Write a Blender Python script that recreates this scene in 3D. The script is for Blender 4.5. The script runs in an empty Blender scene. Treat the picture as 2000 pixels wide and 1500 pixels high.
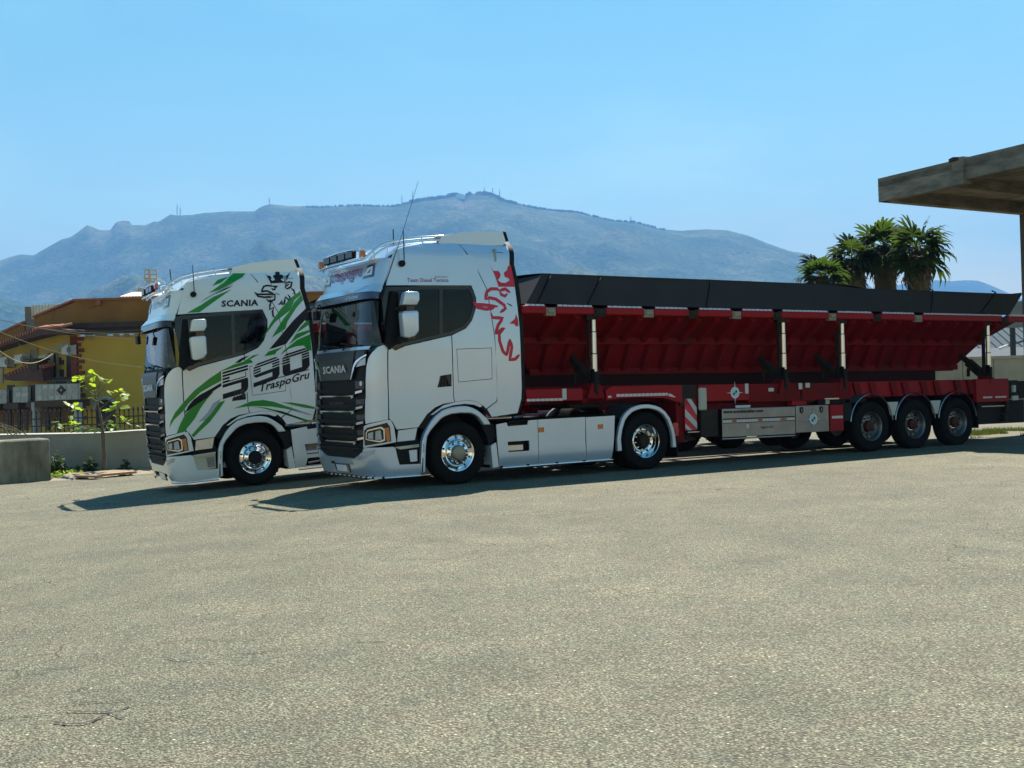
import bpy, bmesh, math, random
import numpy as np
from mathutils import Vector, Matrix, Euler, noise
from mathutils.geometry import delaunay_2d_cdt
random.seed(7); np.random.seed(7)
SC = bpy.context.scene
COL = SC.collection
R = math.radians
# ------------------------------------------------------------------ camera
F_PX, ROLL, PITCH, CAM_H = 2324.39, 0.03122, 0.000474, 1.5707
cam = bpy.data.cameras.new('camera'); cam_o = bpy.data.objects.new('camera', cam); COL.objects.link(cam_o)
cam.sensor_width = 36.0; cam.sensor_fit = 'HORIZONTAL'; cam.lens = 36.0 * F_PX / 2000.0
cam.clip_start = 0.1; cam.clip_end = 30000
cam_o.matrix_world = Matrix.Translation((0, 0, CAM_H)) @ Matrix.Rotation(R(90) + PITCH, 4, 'X') @ Matrix.Rotation(-ROLL, 4, 'Z')
SC.camera = cam_o
# ------------------------------------------------------------------ sky, sun, exposure
SUN_DIR = Vector((0.20, 0.665, 1.0)).normalized()
SUN_EL = math.asin(SUN_DIR.z); SUN_AZ = math.atan2(SUN_DIR.x, SUN_DIR.y)
world = bpy.data.worlds.new('World'); SC.world = world; world.use_nodes = True
wn = world.node_tree.nodes; wl = world.node_tree.links; wn.clear()
sky = wn.new('ShaderNodeTexSky'); sky.sky_type = 'NISHITA'; sky.sun_disc = False
sky.sun_elevation = SUN_EL; sky.sun_rotation = SUN_AZ
sky.altitude = 50; sky.air_density = 1.5; sky.dust_density = 0.0; sky.ozone_density = 1.4
hs = wn.new('ShaderNodeHueSaturation'); hs.inputs['Hue'].default_value = 0.479; hs.inputs['Saturation'].default_value = 1.38; hs.inputs['Value'].default_value = 1.0
bgn = wn.new('ShaderNodeBackground'); bgn.inputs['Strength'].default_value = 0.058
wo = wn.new('ShaderNodeOutputWorld')
# thin high wisps of cloud, all round the sky
wtc = wn.new('ShaderNodeTexCoord'); wmp = wn.new('ShaderNodeMapping'); wmp.inputs['Scale'].default_value = (2.2, 2.2, 7.0); wmp.inputs['Rotation'].default_value = (0.25, 0.1, 0.4)
wns = wn.new('ShaderNodeTexNoise'); wns.inputs['Scale'].default_value = 1.6; wns.inputs['Detail'].default_value = 8; wns.inputs['Roughness'].default_value = .55
wrp = wn.new('ShaderNodeValToRGB'); wrp.color_ramp.elements[0].position = .46; wrp.color_ramp.elements[0].color = (1, 1, 1, 1); wrp.color_ramp.elements[1].position = .78; wrp.color_ramp.elements[1].color = (1.30, 1.16, 1.06, 1)
wmx = wn.new('ShaderNodeMix'); wmx.data_type = 'RGBA'; wmx.blend_type = 'MULTIPLY'; wmx.inputs[0].default_value = 1
wl.new(wtc.outputs['Generated'], wmp.inputs[0]); wl.new(wmp.outputs[0], wns.inputs['Vector']); wl.new(wns.outputs['Fac'], wrp.inputs[0]); wl.new(hs.outputs[0], wmx.inputs[6]); wl.new(wrp.outputs[0], wmx.inputs[7])
wl.new(sky.outputs[0], hs.inputs['Color']); wl.new(wmx.outputs[2], bgn.inputs[0]); wl.new(bgn.outputs[0], wo.inputs[0])
sun = bpy.data.lights.new('sun', 'SUN'); sun_o = bpy.data.objects.new('sun', sun); COL.objects.link(sun_o)
sun.energy = 5.0; sun.angle = R(0.53); sun.color = (1.0, 0.93, 0.82)
sun_o.rotation_euler = SUN_DIR.to_track_quat('Z', 'Y').to_euler(); sun_o.location = (20, 60, 60)
SC.view_settings.view_transform = 'Standard'; SC.view_settings.look = 'None'
SC.view_settings.exposure = 1.15; SC.view_settings.gamma = 1.0; SC.view_settings.use_curve_mapping = False
SC.render.engine = 'CYCLES'
SC.cycles.max_bounces = 8; SC.cycles.transparent_max_bounces = 16; SC.cycles.volume_bounces = 0
SC.cycles.sample_clamp_indirect = 6.0; SC.cycles.use_denoising = True
SC.cycles.caustics_reflective = False; SC.cycles.caustics_refractive = False

# ------------------------------------------------------------------ materials
MATS = {}
def mat(name, col, rough=0.5, metal=0.0, spec=0.5, coat=0.0, vary=0.0, vscale=3.0, dirt=None, bump=0.0, bscale=40.0, streak=None, emis=None):
    if name in MATS: return MATS[name]
    m = bpy.data.materials.new(name); m.use_nodes = True; nt = m.node_tree; b = nt.nodes['Principled BSDF']
    b.inputs['Base Color'].default_value = (*col, 1); b.inputs['Roughness'].default_value = rough
    b.inputs['Metallic'].default_value = metal; b.inputs['Specular IOR Level'].default_value = spec
    b.inputs['Coat Weight'].default_value = coat; b.inputs['Coat Roughness'].default_value = 0.06
    tc = nt.nodes.new('ShaderNodeTexCoord')
    if vary or dirt:
        n = nt.nodes.new('ShaderNodeTexNoise'); n.inputs['Scale'].default_value = vscale; n.inputs['Detail'].default_value = 7; n.inputs['Roughness'].default_value = 0.62
        if streak:
            mp = nt.nodes.new('ShaderNodeMapping'); mp.inputs['Scale'].default_value = streak
            nt.links.new(tc.outputs['Object'], mp.inputs[0]); nt.links.new(mp.outputs[0], n.inputs['Vector'])
        else: nt.links.new(tc.outputs['Object'], n.inputs['Vector'])
        r = nt.nodes.new('ShaderNodeValToRGB'); r.color_ramp.elements[0].position = 0.32; r.color_ramp.elements[1].position = 0.72
        c2 = dirt if dirt else tuple(max(0, c * (1 - vary)) for c in col)
        r.color_ramp.elements[0].color = (*c2, 1); r.color_ramp.elements[1].color = (*col, 1)
        nt.links.new(n.outputs['Fac'], r.inputs[0]); nt.links.new(r.outputs[0], b.inputs['Base Color'])
    if bump:
        n2 = nt.nodes.new('ShaderNodeTexNoise'); n2.inputs['Scale'].default_value = bscale; n2.inputs['Detail'].default_value = 5
        nt.links.new(tc.outputs['Object'], n2.inputs['Vector'])
        bp = nt.nodes.new('ShaderNodeBump'); bp.inputs['Strength'].default_value = bump; bp.inputs['Distance'].default_value = 0.02
        nt.links.new(n2.outputs['Fac'], bp.inputs['Height']); nt.links.new(bp.outputs[0], b.inputs['Normal'])
    MATS[name] = m; return m
def glass_mat(name, tint, refl=1.0):
    if name in MATS: return MATS[name]
    m = bpy.data.materials.new(name); m.use_nodes = True; nt = m.node_tree; nt.nodes.clear()
    o = nt.nodes.new('ShaderNodeOutputMaterial'); t = nt.nodes.new('ShaderNodeBsdfTransparent'); t.inputs[0].default_value = (*tint, 1)
    g = nt.nodes.new('ShaderNodeBsdfGlossy'); g.inputs['Roughness'].default_value = 0.015; g.inputs[0].default_value = (refl, refl, refl, 1)
    f = nt.nodes.new('ShaderNodeFresnel'); f.inputs[0].default_value = 1.55
    mx = nt.nodes.new('ShaderNodeMixShader')
    nt.links.new(f.outputs[0], mx.inputs[0]); nt.links.new(t.outputs[0], mx.inputs[1]); nt.links.new(g.outputs[0], mx.inputs[2]); nt.links.new(mx.outputs[0], o.inputs[0])
    MATS[name] = m; return m
PA = mat('silver_paint', (.54, .635, .76), .28, .40, .5, 1.0, vary=.07, vscale=1.3)
PB = mat('white_paint', (.83, .84, .80), .35, .0, .5, 1.0, vary=.06, vscale=1.3)
BLK = mat('black_plastic', (.009, .009, .010), .6, 0, .22, vary=.4, vscale=9)
GBLK = mat('gloss_black', (.008, .008, .010), .14, 0, .4, .2)
DGREY = mat('dark_grey_panel', (.030, .031, .033), .42, 0, .4, .15, vary=.2)
CHR = mat('chrome', (.80, .82, .85), .09, 1.0)
ALU = mat('aluminium', (.58, .60, .62), .3, 1.0, vary=.25, vscale=12)
RUB = mat('rubber', (.012, .011, .010), .88, 0, .15, vary=.35, vscale=14, bump=.3, bscale=60)
GLS = glass_mat('windscreen_glass', (.62, .70, .69))
TGL = glass_mat('tinted_glass', (.07, .11, .15), .5)
LENS = mat('lamp_lens', (.40, .45, .50), .12, .25, .6, 1.0)
AMB = mat('amber_lens', (.62, .16, .02), .15, 0, .6, .8)
REDL = mat('red_lens', (.45, .015, .012), .2, 0, .6, .8)
GREEN = mat('green_film', (.006, .25, .016), .35, 0, .4, .15)
KFILM = mat('black_film', (.008, .008, .009), .5, 0, .25, .0)
GFILM = mat('grey_film', (.36, .40, .47), .35, 0, .5, .6)
RFILM = mat('red_film', (.58, .010, .045), .4, 0, .4, .15)
PFILM = mat('purple_film', (.30, .008, .13), .35, 0, .5, .5)
BFILM = mat('navy_film', (.015, .025, .09), .25, 0, .5, .8)
WFILM = mat('white_film', (.78, .82, .86), .3, 0, .5, .5)
BADGE = mat('badge_silver', (.72, .72, .70), .3, .6, .5, .5)
WALU = mat('dirty_rim', (.24, .24, .25), .42, .8, .5, vary=.4, vscale=16)
DHUB = mat('dull_red_hub', (.085, .018, .014), .6, .1, .3, vary=.4, vscale=12)
GAPRED = mat('shadow_red', (.030, .008, .007), .8, 0, .15)
CREAM = mat('cream_panel', (.66, .60, .44), .4, 0, .5, .4, vary=.2)
HUBC = mat('hub_cap_paint', (.36, .31, .22), .45, .2, .5, .2, vary=.25, vscale=20)
SEATM = mat('seat_fabric', (.17, .18, .18), .85, vary=.3, vscale=8)
LINER = mat('cab_liner', (.33, .36, .35), .8, vary=.15)
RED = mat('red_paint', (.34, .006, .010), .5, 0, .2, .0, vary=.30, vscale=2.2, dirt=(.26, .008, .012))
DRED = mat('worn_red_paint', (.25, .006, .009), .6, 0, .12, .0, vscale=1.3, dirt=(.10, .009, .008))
TARP = mat('cover_sheet', (.030, .028, .030), .7, 0, .3, vary=.25, vscale=2.0, bump=.15, bscale=3)
STEEL = mat('dark_steel', (.018, .017, .016), .7, .2, .25, vary=.4, vscale=6, dirt=(.045, .03, .02))
INOX = mat('stainless_sheet', (.27, .30, .33), .33, 1.0, vary=.3, vscale=2.5)
TAPE = mat('reflective_tape', (.62, .55, .55), .4, 0, .5)
TAPEG = mat('dull_tape_gap', (.40, .22, .24), .5, 0, .5)
TAG = mat('sticker_grey', (.50, .52, .48), .5)
TANB = mat('latch_block', (.34, .31, .24), .55, .2, vary=.4, vscale=15)
TEAL = mat('pale_teal_film', (.42, .56, .60), .4)

# ------------------------------------------------------------------ mesh helpers
def link(o, parent=None):
    COL.objects.link(o)
    if parent is not None: o.parent = parent
    return o
def mesh_obj(name, V, F, m, parent=None, smooth=None):
    me = bpy.data.meshes.new(name); me.from_pydata([tuple(v) for v in V], [], F); me.update()
    if m is not None: me.materials.append(m)
    if smooth is not None:
        me.shade_smooth()
        if smooth < 180: me.set_sharp_from_angle(angle=R(smooth))
    o = bpy.data.objects.new(name, me); return link(o, parent)
def tag(o, label=None, cat=None, group=None, kind=None):
    if label: o['label'] = label
    if cat: o['category'] = cat
    if group: o['group'] = group
    if kind: o['kind'] = kind
    return o
def empty(name, loc, rot=(0, 0, 0), parent=None):
    o = bpy.data.objects.new(name, None); o.location = loc; o.rotation_euler = rot; o.empty_display_size = .2; return link(o, parent)
class MB:
    def __init__(s): s.V = []; s.F = []
    def add(s, V, F):
        n = len(s.V); s.V += [tuple(v) for v in V]; s.F += [tuple(i + n for i in f) for f in F]; return s
    def box(s, x0, x1, y0, y1, z0, z1):
        V = [(x0,y0,z0),(x1,y0,z0),(x1,y1,z0),(x0,y1,z0),(x0,y0,z1),(x1,y0,z1),(x1,y1,z1),(x0,y1,z1)]
        return s.add(V, [(3,2,1,0),(4,5,6,7),(0,1,5,4),(1,2,6,5),(2,3,7,6),(3,0,4,7)])
    def bar(s, a, b, w, h, up=(0,0,1)):
        a = Vector(a); b = Vector(b); d = (b - a).normalized(); x = d.cross(Vector(up))
        if x.length < 1e-4: x = d.cross(Vector((1,0,0)))
        x.normalize(); y = x.cross(d)
        V = [p + x*(i*w/2) + y*(j*h/2) for p in (a, b) for i, j in ((-1,-1),(1,-1),(1,1),(-1,1))]
        return s.add(V, [(0,1,2,3),(7,6,5,4),(0,4,5,1),(1,5,6,2),(2,6,7,3),(3,7,4,0)])
    def tube(s, pts, r, n=8, caps=True):
        pts = [Vector(p) for p in pts]; rr = r if isinstance(r, (list, tuple)) else [r]*len(pts)
        V = []; F = []; prev = None
        for i, p in enumerate(pts):
            d = (pts[min(i+1, len(pts)-1)] - pts[max(i-1, 0)]).normalized()
            if prev is None:
                x = d.cross(Vector((0,0,1)))
                if x.length < 1e-3: x = d.cross(Vector((1,0,0)))
            else: x = prev - d*prev.dot(d)
            x.normalize(); prev = x; y = d.cross(x)
            V += [p + (x*math.cos(2*math.pi*k/n) + y*math.sin(2*math.pi*k/n))*rr[i] for k in range(n)]
        for i in range(len(pts)-1):
            for k in range(n):
                a = i*n+k; b = i*n+(k+1)%n; F.append((a, b, b+n, a+n))
        if caps: F.append(tuple(range(n-1,-1,-1))); F.append(tuple(len(V)-n+k for k in range(n)))
        return s.add(V, F)
    def lathe(s, prof, n=40, axis='y', c=(0,0,0), closed=False):
        # prof: (radius, offset along axis)
        V = []; F = []
        for r_, d in prof:
            for k in range(n):
                a = 2*math.pi*k/n
                if axis == 'y': V.append((c[0]+r_*math.cos(a), c[1]+d, c[2]+r_*math.sin(a)))
                else: V.append((c[0]+r_*math.cos(a), c[1]+r_*math.sin(a), c[2]+d))
        m = len(prof)
        for i in range(m-1 if not closed else m):
            for k in range(n):
                a = i*n+k; b = i*n+(k+1)%n; j = ((i+1) % m)*n
                F.append((a, j+k, j+(k+1)%n, b))
        return s.add(V, F)
    def prism(s, poly, y0, y1):
        # polygon in (x,z) extruded along y
        T, I = tri(poly); n = len(T)
        V = [(p[0], y0, p[1]) for p in T] + [(p[0], y1, p[1]) for p in T]
        F = [tuple(t) for t in I] + [tuple(n+i for i in reversed(t)) for t in I]
        k = len(poly)
        for i in range(k): F.append(((i+1) % k, i, i+n, (i+1) % k+n))
        return s.add(V, F)
    def obj(s, name, m, parent=None, smooth=None): return mesh_obj(name, s.V, s.F, m, parent, smooth)
def area(p): return sum(p[i][0]*p[(i+1)%len(p)][1] - p[(i+1)%len(p)][0]*p[i][1] for i in range(len(p)))/2
def inpoly(P, poly):
    P = np.asarray(P, float); x, y = P[:,0], P[:,1]; c = np.zeros(len(P), bool); n = len(poly)
    for i in range(n):
        (x1, y1), (x2, y2) = poly[i], poly[(i+1) % n]
        if y1 == y2: continue
        c ^= ((y1 > y) != (y2 > y)) & (x < (x2-x1)*(y-y1)/(y2-y1)+x1)
    return c
def resample(poly, sp):
    out = []
    for i in range(len(poly)):
        a = np.array(poly[i], float); b = np.array(poly[(i+1) % len(poly)], float); k = max(1, int(np.ceil(np.linalg.norm(b-a)/sp)))
        for j in range(k): out.append(tuple(a+(b-a)*j/k))
    return out
def tri(poly, holes=(), sp=None):
    """triangles of a polygon with holes; boundary loops first in the vertex list"""
    loops = [list(poly)] + [list(h) for h in holes]
    loops = [l if area(l) > 0 else l[::-1] for l in loops] if not sp else [resample(l if area(l) > 0 else l[::-1], sp) for l in loops]
    if area(loops[0]) < 0: loops[0] = loops[0][::-1]
    pts = []; edges = []
    for l in loops:
        n = len(pts); pts += l; edges += [(n+i, n+(i+1) % len(l)) for i in range(len(l))]
    nb = len(pts)
    if sp:
        a = np.array(loops[0]); x0, y0 = a.min(0); x1, y1 = a.max(0)
        gx = np.arange(x0+sp*.5, x1, sp); gy = np.arange(y0+sp*.5, y1, sp)
        if len(gx) and len(gy):
            G = np.stack(np.meshgrid(gx, gy), -1).reshape(-1, 2); k = inpoly(G, loops[0])
            for h in loops[1:]: k &= ~inpoly(G, h)
            G = G[k]
            if len(G):
                B = np.array(pts); d = np.sqrt(((G[:,None]-B[None])**2).sum(-1)).min(1); pts += [tuple(g) for g in G[d > sp*.45]]
    v, e, f, ov, oe, of = delaunay_2d_cdt([Vector(p) for p in pts], edges, [], 0, 1e-6)
    idx = {}
    for i, o in enumerate(ov):
        for j in o: idx[j] = i
    cen = np.array([[sum(v[i].x for i in t)/3, sum(v[i].y for i in t)/3] for t in f]); k = inpoly(cen, loops[0])
    for h in loops[1:]: k &= ~inpoly(cen, h)
    T = [tuple(x) for x in v]; I = []
    for t, ok in zip(f, k):
        if ok:
            a = [T[i] for i in t]; ar = area(a); le = max(math.hypot(a[i][0]-a[i-1][0], a[i][1]-a[i-1][1]) for i in range(3))
            if abs(ar)*2/le < (3e-4 if sp else 1e-9): continue
            I.append(list(t) if ar > 0 else list(t)[::-1])
    tri.bound = []
    n = 0
    for l in loops: tri.bound.append([idx[n+i] for i in range(len(l))]); n += len(l)
    if not sp:  # prism needs boundary order = input order
        inv = [tri.bound[0].index(i) if i in tri.bound[0] else None for i in range(len(T))]
        if len(T) == len(loops[0]):
            T2 = [T[i] for i in tri.bound[0]]; m = {o: k for k, o in enumerate(tri.bound[0])}; I = [[m[i] for i in t] for t in I]; T = T2
    return T, I
def panel(name, poly, m, mapf, parent=None, off=0.0, sp=.12, thick=.012, holes=(), smooth=40):
    T, I = tri(poly, holes, sp); bd = [list(b) for b in tri.bound]
    of = off if callable(off) else (lambda x, w: off)
    V = [mapf(x, w, of(x, w)) for x, w in T]; F = [tuple(t) for t in I]
    t0 = F[len(F)//2]; a, b_, c_ = (Vector(V[i]) for i in t0); xx, ww = T[t0[0]]
    out = Vector(mapf(xx, ww, of(xx, ww)+.01))-Vector(mapf(xx, ww, of(xx, ww)))
    flip = (b_-a).cross(c_-a).dot(out) < 0
    if thick:
        n = len(V); V += [mapf(x, w, of(x, w)-thick) for x, w in T]; F += [tuple(n+i for i in reversed(t)) for t in I]
        for k, b in enumerate(bd):
            for i in range(len(b)):
                a, c = b[i], b[(i+1) % len(b)]
                F.append((c, a, a+n, c+n))
    if flip: F = [f[::-1] for f in F]
    return mesh_obj(name, V, F, m, parent, smooth)
def ribbon(pts, wd):
    """polygon outline of a stroke with pointed ends"""
    P = [np.array(p, float) for p in pts]; Lf = []; Rt = []
    for i, p in enumerate(P):
        d = P[min(i+1, len(P)-1)] - P[max(i-1, 0)]; d = d/(np.linalg.norm(d)+1e-9); n = np.array([-d[1], d[0]])
        k = wd/2*(0.35 if i in (0, len(P)-1) else 1.0); Lf.append(tuple(p+n*k)); Rt.append(tuple(p-n*k))
    return Lf, Rt
def mir(o, parent=None, w=2.5):
    """mirrored twin of a part on the other side of the vehicle"""
    me = o.data.copy(); n = len(me.vertices); co = np.empty(n*3); me.vertices.foreach_get('co', co); co = co.reshape(-1, 3); co[:,1] = w-co[:,1]
    me.vertices.foreach_set('co', co.ravel()); me.flip_normals(); me.update()
    q = bpy.data.objects.new(o.name.split('.')[0], me); link(q, parent if parent is not None else o.parent); q.location = (o.location.x, -o.location.y, o.location.z)
    return q
# lettering: outlines of the built-in font, normalised to a unit box
_T = {}
def text(s, bold=0.0, shear=0.0):
    k = (s, bold, shear)
    if k in _T: return _T[k]
    cu = bpy.data.curves.new('lettering', 'FONT'); cu.body = s; cu.size = 1; cu.offset = bold; cu.shear = shear; cu.resolution_u = 2; cu.space_character = 1.0+bold*2
    ob = bpy.data.objects.new('lettering', cu); COL.objects.link(ob); dg = bpy.context.evaluated_depsgraph_get()
    me = bpy.data.meshes.new_from_object(ob.evaluated_get(dg)); V = np.array([v.co[:2] for v in me.vertices]); F = [tuple(p.vertices) for p in me.polygons]
    bpy.data.objects.remove(ob); bpy.data.curves.remove(cu); bpy.data.meshes.remove(me)
    cap = .69 if s[0].isupper() else None
    x0, x1 = V[:,0].min(), V[:,0].max(); y1 = V[:,1].max(); y0 = 0 if not s[0].isdigit() else V[:,1].min()
    V[:,0] = (V[:,0]-x0)/(x1-x0); V[:,1] = (V[:,1]-y0)/(y1-y0)
    _T[k] = (V, F); return _T[k]
def lettering(name, s, bl, br, tl, m, mapf, parent, off=.004, bold=.0, shear=0.0):
    V, F = text(s, bold, shear); bl, br, tl = (np.array(p, float) for p in (bl, br, tl))
    P = [bl+(br-bl)*x+(tl-bl)*y for x, y in V]
    Q = [mapf(p[0], p[1], off) for p in P]
    n = Vector((0,0,0))
    return mesh_obj(name, Q, F, m, parent)
def plane_map(v0, sgn=1):
    return lambda x, w, off=0: (x, v0-off*sgn, w)

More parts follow.
